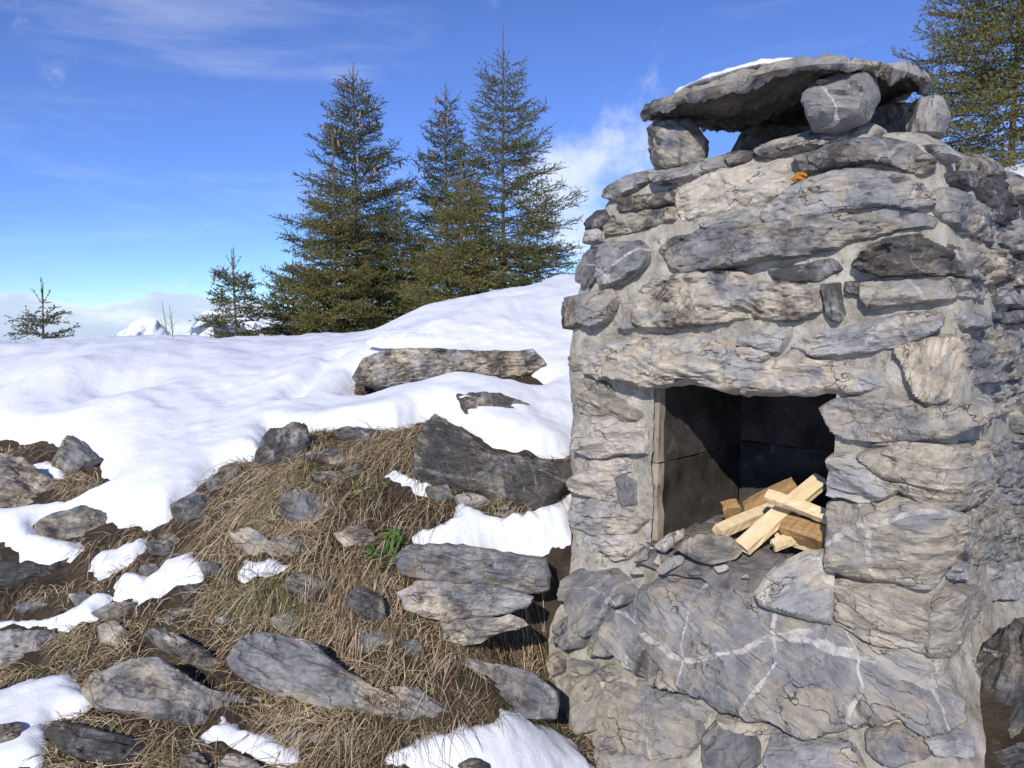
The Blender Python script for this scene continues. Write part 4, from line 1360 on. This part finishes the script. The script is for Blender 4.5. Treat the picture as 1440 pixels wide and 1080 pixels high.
def at_b(px, py, b):
    """point of a pixel's ray at depth b inside the fireplace"""
    r = ray(px, py)
    n = EV
    k = (b + CORNER @ n) / (r[:2] @ n)
    return r * k


billet('pale stick lying flat under the pile, pointing out of the hearth', at_b(1010, 748, .10), at_b(1095, 713, .36), .050, .034, M_WOOD, .1, 1)
billet('widest pale split stick leaning across the top of the pile', at_b(1043, 771, .05), at_b(1157, 674, .34), .066, .028, M_WOOD, .1, 2)
billet('slim pale stick crossing over the widest one', at_b(1079, 696, .16), at_b(1178, 733, .10), .042, .030, M_WOOD, .1, 3)
billet('brown weathered log at the back of the pile with an orange end', at_b(1050, 716, .36), at_b(1119, 682, .44), .055, .05, M_OLDWOOD, .5, 4)
billet('dark-sided split log low in the pile by the pillar', at_b(1105, 742, .16), at_b(1175, 764, .10), .06, .075, M_OLDWOOD, .3, 5, .2)
billet('short pale offcut under the crossed sticks', at_b(1088, 768, .10), at_b(1128, 756, .16), .04, .03, M_WOOD, .4, 6)
billet('thick pale split piece at the bottom of the pile', at_b(1098, 752, .18), at_b(1165, 772, .13), .05, .05, M_WOOD, .7, 7, .3)
billet('small broken chunk standing apart behind the pile', at_b(1018, 718, .34), at_b(1040, 714, .37), .05, .055, M_OLDWOOD, .2, 8)


# ------------------------------------------------------------------ dry grass
def px_inside(px, py, poly):
    x, y = poly[:, 0], poly[:, 1]
    ins = np.zeros(len(px), bool)
    n = len(poly)
    for i in range(n):
        x1, y1, x2, y2 = x[i], y[i], x[(i + 1) % n], y[(i + 1) % n]
        c = (y1 > py) != (y2 > py)
        with np.errstate(divide='ignore', invalid='ignore'):
            ins ^= c & (px < x1 + (py - y1) * (x2 - x1) / (y2 - y1))
    return ins


NB = 420000
rr = np.sqrt(rng.uniform(1.7 ** 2, 5.4 ** 2, NB))
aa = rng.uniform(-math.radians(46), math.radians(40), NB)
bxy = np.column_stack([rr * np.sin(aa), rr * np.cos(aa)])
# outside snow
ia = np.clip(np.searchsorted(ang, aa), 0, NA - 1)
ir = np.clip(np.searchsorted(rad, rr), 0, NR - 1)
ok = SNOW_ALL[ia * NR + ir] < -0.012
bxy, aa, rr = bxy[ok], aa[ok], rr[ok]
# outside the fireplace
q = bxy - CORNER
det = DV[0] * EV[1] - DV[1] * EV[0]
fa = (q[:, 0] * EV[1] - q[:, 1] * EV[0]) / det
fb = (DV[0] * q[:, 1] - DV[1] * q[:, 0]) / det
ok = ~((fa > -.35) & (fa < FW - .03) & (fb > -.22) & (fb < FD)) & ~((fa > 1.2) & (fb > 0) & (fa < FW))
ok &= ~((fa < .1) & (fb < .6))
bxy = bxy[ok]
bz = ground(bxy)
dens = fbm(np.column_stack([bxy * 3.2, np.zeros(len(bxy))]), 71, 3)
px_, py_ = to_px(np.column_stack([bxy, bz]))
prob = np.clip(.55 + .75 * dens, .06, 1)
tuss = ((px_ > 290) & (px_ < 640) & (py_ > 600) & (py_ < 900)) | ((px_ > 220) & (px_ < 800) & (py_ > 930)) | ((px_ > 540) & (px_ < 810) & (py_ > 785) & (py_ < 940))
prob = np.where(tuss, np.clip(prob * 1.5, .25, 1), prob * .7)
ok = rng.uniform(size=len(bxy)) < prob
for pl in ROCK_POLYS:
    c0 = pl.mean(0)
    ok &= ~px_inside(px_, py_, c0 + (pl - c0) * .84)
bxy, bz, px_, py_, tuss = bxy[ok], bz[ok], px_[ok], py_[ok], tuss[ok]
n = len(bxy)
cl = fbm(np.column_stack([bxy * 7, np.zeros(n)]), 81, 2)
L = .03 + .13 * rng.uniform(0, 1, n) ** 1.6 * np.where(tuss, 1.35, .75) * (1 + .4 * np.clip(cl, -1, 1))
# tufts fall downhill (towards the viewer) with a common swirl
th = -math.pi / 2 + 1.5 * fbm(np.column_stack([bxy * 4.5, np.zeros(n)]), 91, 2) + rng.normal(0, 1.05, n)
dirx, diry = np.cos(th), np.sin(th)
w = rng.uniform(.0010, .0025, n)
rise = rng.uniform(.05, .55, n)
pts = []
for k, f in enumerate((0, .4, .75, 1.0)):
    hx = L * (f * (1 - .3 * rise))
    hz = L * rise * (f * 1.25 - f * f * 1.15) + np.where(f > 0, .006, -.006)
    gz = bz + (ground_base(bxy + np.column_stack([dirx, diry]) * hx[:, None]) - ground_base(bxy)) * f
    cx, cy, cz_ = bxy[:, 0] + dirx * hx, bxy[:, 1] + diry * hx, gz + hz
    ww = w * (1 - f * .9)
    pts.append(np.stack([cx - diry * ww, cy + dirx * ww, cz_], -1))
    pts.append(np.stack([cx + diry * ww, cy - dirx * ww, cz_ + .0006], -1))
GV = np.stack(pts, 1)                      # n, 8, 3
base = (np.arange(n) * 8)[:, None]
fq = np.concatenate([base + np.array([[0, 1, 3, 2]]), base + np.array([[2, 3, 5, 4]]), base + np.array([[4, 5, 7, 6]])], 0)
GV[..., 2] += EYE
go = mesh_obj('grass', GV.reshape(-1, 3), fq, M_GRASS)
pal = np.array([(.54, .42, .25), (.38, .28, .165), (.66, .56, .39), (.25, .155, .085), (.13, .08, .05), (.17, .19, .06)])
pick = rng.choice(6, n, p=[.25, .22, .14, .21, .12, .06])
green = fbm(np.column_stack([bxy * 5, np.zeros(n)]), 95, 2) > .55
pick = np.where(green & (rng.uniform(size=n) < .5), 5, pick)
colr = pal[pick] * rng.uniform(.75, 1.2, (n, 1))
set_tone(go, np.repeat(colr, 8, 0))
tag(go, 'matted dry straw-coloured grass covering the bank between the rocks', 'grass', kind='stuff')

# ------------------------------------------------------------------ spruces
def frame_of(d):
    up = np.array([0, 0, 1.0]) if abs(d[2]) < .95 else np.array([1.0, 0, 0])
    s = np.cross(d, up)
    s /= np.linalg.norm(s)
    return s, np.cross(s, d)


def spruce(name, label, x, y, zb, H, R, seed, tone=(.055, .075, .03), cones=0, dens=1.0, whorl=.27, bare=0.0, needle=.024, group=None, top_gap=.35):
    rs = np.random.default_rng(seed)
    root = empty(name, (x, y, zb + EYE))
    tag(root, label, 'tree', group)
    # trunk
    tv, tf = [], []
    m, k = 16, 8
    for i in range(m + 1):
        f = i / m
        r = (.008 + .0058 * H) * (1 - f) ** .9 + .004
        cx, cy = .02 * math.sin(3 * f + seed), .02 * math.cos(2.3 * f + seed)
        for j in range(k):
            t = 2 * math.pi * j / k
            tv.append((cx * f + r * math.cos(t), cy * f + r * math.sin(t), H * f - (.3 if i == 0 else 0)))
    for i in range(m):
        for j in range(k):
            tf.append((i * k + j, i * k + (j + 1) % k, (i + 1) * k + (j + 1) % k, (i + 1) * k + j))
    mesh_obj('trunk', tv, tf, M_BARK, root)
    axes = []        # (start, end, thickness, needle coverage, tip)
    conesites = []

    def limb(p, d, L, lvl):
        nseg = 5 if lvl == 0 else 2
        q = p.copy()
        dd = d.copy()
        step = L / nseg
        pts_ = [q.copy()]
        for i in range(nseg):
            if lvl == 0:
                dd = dd + np.array([0, 0, .10 * (i - 1.2)]) * .5 + rs.normal(0, .04, 3)
            dd /= np.linalg.norm(dd)
            q = q + dd * step
            pts_.append(q.copy())
            axes.append((pts_[-2], pts_[-1], (.009 - .0012 * i) * min(1, L) if lvl == 0 else .0022, lvl, (i + 1) / nseg))
        if lvl == 0:
            s, u = frame_of(d)
            nt = max(4, int(L / .052 * dens))
            for i in range(nt):
                f = .12 + .88 * (i + rs.uniform(0, .8)) / nt
                seg = min(int(f * nseg), nseg - 1)
                p0 = pts_[seg] + (pts_[seg + 1] - pts_[seg]) * (f * nseg - seg)
                dloc = pts_[seg + 1] - pts_[seg]
                dloc = dloc / np.linalg.norm(dloc)
                sg_ = 1 if i % 2 else -1
                td = dloc * rs.uniform(.55, .9) + s * sg_ * rs.uniform(.5, .95) + u * rs.normal(.02, .28)
                td /= np.linalg.norm(td)
                ll = min(.42, (.10 + .42 * L * (1 - f) ** .8)) * rs.uniform(.6, 1.1)
                limb(p0, td, ll, 1)
            conesites.append(pts_[-1])
            conesites.append(pts_[-2])
        elif lvl == 1 and L > .13:
            s, u = frame_of(d)
            nt = max(2, int(L / .05 * dens))
            for i in range(nt):
                f = .15 + .8 * (i + rs.uniform(0, .6)) / nt
                p0 = p + (pts_[-1] - p) * f
                sg_ = 1 if i % 2 else -1
                td = d * .8 + s * sg_ * rs.uniform(.4, .8) + u * rs.normal(0, .3)
                td /= np.linalg.norm(td)
                limb(p0, td, rs.uniform(.05, .10) + .25 * (L - .13), 2)

    z = .12 + bare
    while z < H - top_gap:
        f = z / H
        Lm = R * (1 - f) ** .85 + .05
        nb_ = rs.integers(5, 8)
        a0 = rs.uniform(0, 6.28)
        for b in range(nb_):
            a = a0 + 6.283 * b / nb_ + rs.normal(0, .2)
            L = Lm * rs.uniform(.62, 1.12)
            pitch = -.15 + .85 * f ** 1.3 + rs.normal(0, .09)
            d = np.array([math.cos(a) * math.cos(pitch), math.sin(a) * math.cos(pitch), math.sin(pitch)])
            limb(np.array([0, 0, z + rs.normal(0, .05)]), d, L, 0)
        z += whorl * .62 * rs.uniform(.7, 1.2) * (1 - .35 * f)
    # the leader shoot
    axes.append((np.array([0, 0, H - top_gap - .1]), np.array([0, 0, H + .02]), .006, 1, .6))
    for i in range(4):
        a = i * 1.57 + seed
        axes.append((np.array([0, 0, H - top_gap * .75]), np.array([.09 * math.cos(a), .09 * math.sin(a), H - top_gap * .75 + .17]), .004, 1, 1.0))
    A0 = np.array([a[0] for a in axes])
    A1 = np.array([a[1] for a in axes])
    TH_ = np.array([a[2] for a in axes])
    lv = np.array([a[3] for a in axes])
    tipf = np.array([a[4] for a in axes])
    # wood of the branches: three-sided sticks
    dv = A1 - A0
    ln = np.linalg.norm(dv, axis=1)
    dv /= ln[:, None]
    ref = np.where(np.abs(dv[:, 2:3]) < .9, np.array([[0, 0, 1.0]]), np.array([[1.0, 0, 0]]))
    s1 = np.cross(dv, ref)
    s1 /= np.linalg.norm(s1, axis=1)[:, None]
    u1 = np.cross(s1, dv)
    ring = []
    for P_, sc in ((A0, 1.0), (A1, .75)):
        for k in range(3):
            t = 2.094 * k
            ring.append(P_ + (s1 * math.cos(t) + u1 * math.sin(t)) * (TH_ * sc)[:, None])
    keepb = lv < 2
    BV = np.stack(ring, 1)[keepb].reshape(-1, 3)
    b0 = (np.arange(int(keepb.sum())) * 6)[:, None]
    BF = np.concatenate([b0 + np.array([[k, (k + 1) % 3, 3 + (k + 1) % 3, 3 + k]]) for k in range(3)], 0)
    mesh_obj('branches', BV, BF, M_BARK, root)
    # needles
    per = np.where(lv == 0, 90 * np.clip(tipf - .25, 0, 1), 112) * (.022 / needle)
    cnt = np.maximum(1, (ln * per)).astype(int)
    ax = np.repeat(np.arange(len(axes)), cnt)
    N_ = len(ax)
    f = rs.uniform(0, 1.06, N_)
    az = rs.uniform(0, 6.283, N_)
    rd = s1[ax] * np.cos(az)[:, None] + u1[ax] * np.sin(az)[:, None]
    nd = dv[ax] * rs.uniform(.45, .95, N_)[:, None] + rd + np.array([0, 0, .25])
    nd /= np.linalg.norm(nd, axis=1)[:, None]
    p = A0[ax] + (A1 - A0)[ax] * f[:, None]
    wv = np.cross(nd, rs.normal(0, 1, (N_, 3)))
    wv /= np.linalg.norm(wv, axis=1)[:, None]
    nl = needle * rs.uniform(.75, 1.2, N_)
    hw = (needle * .27)
    NV = np.stack([p - wv * hw, p + wv * hw, p + nd * nl[:, None]], 1).reshape(-1, 3)
    NF = np.arange(N_ * 3).reshape(-1, 3)
    co = mesh_obj('crown', NV, NF, M_NEEDLE, root, smooth=False)
    var = rs.uniform(.7, 1.25, len(axes))[ax]
    young = ((lv[ax] == 2) & (f > .5)) * .35
    col = np.array(tone)[None] * var[:, None] * (1 + young[:, None]) * np.array([1 + .0, 1.0, 1.0])
    col = col * np.array([1.45, 1.35, 1.1])
    col[:, 0] *= 1 + .35 * rs.uniform(0, 1, len(axes))[ax]
    set_tone(co, np.repeat(col, 3, 0))
    # hanging cones near the top
    if cones and conesites:
        hi = [c for c in conesites if c[2] > .62 * H]
        rs.shuffle(hi)
        cm = None
        for c in hi[:cones]:
            if cm is None:
                cv, cf = [], []
                for i, (zz_, r_) in enumerate(((0, .005), (-.015, .014), (-.05, .018), (-.085, .014), (-.11, .003))):
                    for j in range(7):
                        t = 6.283 * j / 7
                        cv.append((r_ * math.cos(t), r_ * math.sin(t), zz_))
                for i in range(4):
                    for j in range(7):
                        cf.append((i * 7 + j, (i + 1) * 7 + j, (i + 1) * 7 + (j + 1) % 7, i * 7 + (j + 1) % 7))
                cm = mesh_obj('cone', cv, cf, M_CONE, root)
                oc = cm
            else:
                oc = cm.copy()
                C.objects.link(oc)
            oc.location = c + np.array([0, 0, -.01])
            oc.rotation_euler = (rs.normal(0, .15), rs.normal(0, .15), rs.uniform(0, 6))
    return root


def tree_at(px, py_top, d, zb, R, seed, name='spruce_tree', label='', **kw):
    r = ray(px, py_top)
    p = r * (d / r[1])
    return spruce(name, label, p[0], d, zb, p[2] - zb, R, seed, **kw)


tree_at(497, 92, 12.0, -1.0, 1.95, 1, label='tall dark spruce hung with many brown cones', cones=46, tone=(.045, .065, .026))
tree_at(627, 118, 13.0, -.8, 1.4, 2, label='slim dark spruce standing between two taller spruces', cones=26, tone=(.042, .062, .026))
tree_at(708, 42, 11.6, -.5, 1.75, 3, label='tallest spruce with a bare leader shoot and open top', dens=.85, whorl=.33, top_gap=.6, tone=(.062, .082, .03))
tree_at(467, 190, 10.8, -.9, 1.15, 4, label='olive young spruce with a bare upper stem before the cone-laden spruce', tone=(.075, .088, .03), whorl=.24, top_gap=.9)
tree_at(648, 235, 10.4, -.6, 1.25, 5, label='bushy olive spruce in front of the slim dark spruce', tone=(.08, .092, .03), whorl=.22)
tree_at(560, 270, 11.2, -.8, 1.2, 6, label='dense low spruce filling the gap in the spruce clump', tone=(.055, .074, .028), whorl=.24)
tree_at(755, 268, 11.0, -.3, 1.0, 7, label='low spruce at the edge of the clump above the snow hump', tone=(.065, .085, .03), whorl=.24)
tree_at(328, 350, 10.0, -.7, .66, 8, dens=1.2, whorl=.2, label='small lone spruce with a few cones beside the clump', cones=10, tone=(.05, .07, .028))
tree_at(412, 365, 11.4, -.9, 1.0, 9, label='low dark spruce at the outer edge of the clump', tone=(.045, .064, .026))
tree_at(58, 396, 9.0, -.75, .50, 10, label='sparse spruce seedling alone on the snow crest', dens=.9, whorl=.16, top_gap=.35, tone=(.05, .065, .035))
tree_at(1455, -330, 7.6, .2, 1.75, 11, label='large spruce rising behind the fireplace', tone=(.075, .092, .03), needle=.021)


# leafless twigs on the crest
def twig(label, px, py0, py1, d, seed):
    rs = np.random.default_rng(seed)
    r = ray(px, py0)
    p = r * (d / r[1])
    r1 = ray(px, py1)
    Ht = (r1 * (d / r1[1]))[2] - p[2]
    vs_, fs = [], []

    def stick(a, b, r0, r2):
        a, b = np.array(a), np.array(b)
        o_ = len(vs_)
        for P_, r_ in ((a, r0), (b, r2)):
            for k in range(4):
                vs_.append(P_ + np.array([r_ * math.cos(k * 1.571), r_ * math.sin(k * 1.571), 0]))
        for k in range(4):
            fs.append((o_ + k, o_ + (k + 1) % 4, o_ + 4 + (k + 1) % 4, o_ + 4 + k))
    for j in range(3):
        b = np.array([rs.normal(0, .03), rs.normal(0, .03), -.15])
        t = b + np.array([rs.normal(0, .06), rs.normal(0, .06), .15 + Ht * rs.uniform(.75, 1.05)])
        stick(b, t, .005, .002)
        for i in range(4):
            f = rs.uniform(.4, .9)
            q = b + (t - b) * f
            stick(q, q + np.array([rs.normal(0, .07), rs.normal(0, .05), rs.uniform(.06, .14)]), .002, .001)
    o = mesh_obj('bare_twig', vs_, fs, M_BARK)
    o.location = p + np.array([0, 0, EYE])
    tag(o, label, 'shrub')


twig('thin leafless twigs standing on the snow crest before the mountain', 238, 490, 424, 7.0, 3)
twig('thin leafless twigs beside the sparse spruce seedling', 12, 505, 475, 7.0, 4)

# ------------------------------------------------------------------ far mountains
def mountain(name, label, px0, px1, prof, dist, seed, mat):
    """ridge from a profile of (pixel x, pixel y) at a distance of several kilometres"""
    n, m = 160, 40
    xs = np.linspace(px0, px1, n)
    ys = np.interp(xs, [p[0] for p in prof], [p[1] for p in prof])
    vs_ = np.zeros((n, m, 3))
    for j in range(m):
        f = j / (m - 1)
        for i in range(n):
            r = ray(xs[i], ys[i])
            top_ = r * (dist / r[1])
            vs_[i, j] = (top_[0], top_[1] - f * 2200, top_[2] - f * 1500)
    P_ = vs_.reshape(-1, 3)
    fade = np.clip(np.tile(np.linspace(0, 1, m), n) * 4, 0, 1)
    q = P_ / 420.0
    rid = 1 - np.abs(fbm(q, seed, 5))
    P_[:, 2] += fade * (rid - .6) * 380
    P_[:, 1] += fbm(q * 1.3, seed + 4, 4) * 160 * fade
    P_[:, 2] += (1 - fade) * 14 * fbm(q * 5, seed + 9, 3)
    ii_ = np.arange(n * m).reshape(n, m)
    o = mesh_obj(name, P_ + np.array([0, 0, EYE]), np.stack([ii_[:-1, :-1], ii_[1:, :-1], ii_[1:, 1:], ii_[:-1, 1:]], -1).reshape(-1, 4), mat)
    return tag(o, label, 'mountain', kind='structure')


def mountain_mat():
    m, nt, b = new_mat('snowy_mountain')
    g = NG(nt)
    geo = g.n.new('ShaderNodeNewGeometry')
    sp = g.n.new('ShaderNodeSeparateXYZ')
    g.l.new(geo.outputs['Normal'], sp.inputs[0])
    v = g.coord(scale=(.004, .004, .004), rand=False)
    steep = g.map(g.math('ADD', sp.outputs[2], g.math('MULTIPLY', g.noise(v, 1.5, 7, .65), .7)), .92, 1.06)
    g.l.new(g.mix(steep, (.16, .19, .26), (.80, .83, .88)), b.inputs['Base Color'])
    return m


MM = mountain_mat()
mountain('mountain', 'sharp snow-covered peak on the horizon', 60, 330, [(60, 520), (140, 490), (165, 470), (188, 452), (205, 448), (220, 450), (240, 470), (275, 478), (330, 492)], 9000, 3, MM)
mountain('mountain', 'far white snow dome behind the small spruce', 230, 480, [(230, 500), (262, 470), (285, 440), (310, 432), (350, 440), (400, 452), (480, 470)], 12000, 8, MM)
mountain('hills', 'dark blue wooded hills low on the horizon', -900, 130, [(-900, 470), (-500, 500), (-200, 490), (0, 500), (60, 508), (130, 515)], 7000, 12, simple_mat('far_forest', (.05, .07, .10), (.10, .12, .16), .004, 0))
# valley floor out to the horizon
va = np.linspace(0, 2 * math.pi, 49)[:-1]
vr = [58, 400, 3000, 30000]
vz = [-32, -260, -900, -1000]
vv = [(r * math.cos(t), r * math.sin(t), z + EYE) for r, z in zip(vr, vz) for t in va]
vf = [(i * 48 + j, i * 48 + (j + 1) % 48, (i + 1) * 48 + (j + 1) % 48, (i + 1) * 48 + j) for i in range(3) for j in range(48)]
o = mesh_obj('valley', vv, vf, simple_mat('valley_forest', (.04, .055, .05), (.10, .115, .11), .01, 0))
tag(o, 'forested valley far below the ridge', 'valley', kind='structure')


# ------------------------------------------------------------------ a small green plant in the dry grass
rs = np.random.default_rng(12)
for px, py, nl, lab in ((540, 790, 46, 'small leafy green plant in dry grass beside the dry-stone stack'), (520, 700, 18, 'few green leaves in grass below the big dark slab')):
    base = hit_ground(px, py)
    vs_, fs = [], []
    for k in range(nl):
        a, rr_ = rs.uniform(0, 6.28), .07 * math.sqrt(rs.uniform())
        c = np.array([rr_ * math.cos(a), rr_ * math.sin(a), 0])
        c[2] = float(ground_base([base[:2] + c[:2]])[0]) - base[2] + rs.uniform(.015, .05)
        d = np.array([math.cos(a), math.sin(a) - .3, rs.uniform(.1, .7)])
        d /= np.linalg.norm(d)
        sd_ = np.cross(d, UP)
        sd_ /= np.linalg.norm(sd_)
        l, w_ = rs.uniform(.016, .028), rs.uniform(.006, .010)
        o_ = len(vs_)
        vs_ += [c, c + d * l * .5 + sd_ * w_, c + d * l, c + d * l * .5 - sd_ * w_, c - d * .02 - UP * .06]
        fs += [(o_, o_ + 1, o_ + 2), (o_, o_ + 2, o_ + 3), (o_, o_ + 1, o_ + 4)]
    o = mesh_obj('leafy_plant', vs_, fs, simple_mat('green_leaf', (.05, .11, .02), (.10, .19, .04), 30, 0), smooth=False)
    o.location = base + np.array([0, 0, EYE])
    tag(o, lab, 'plant')
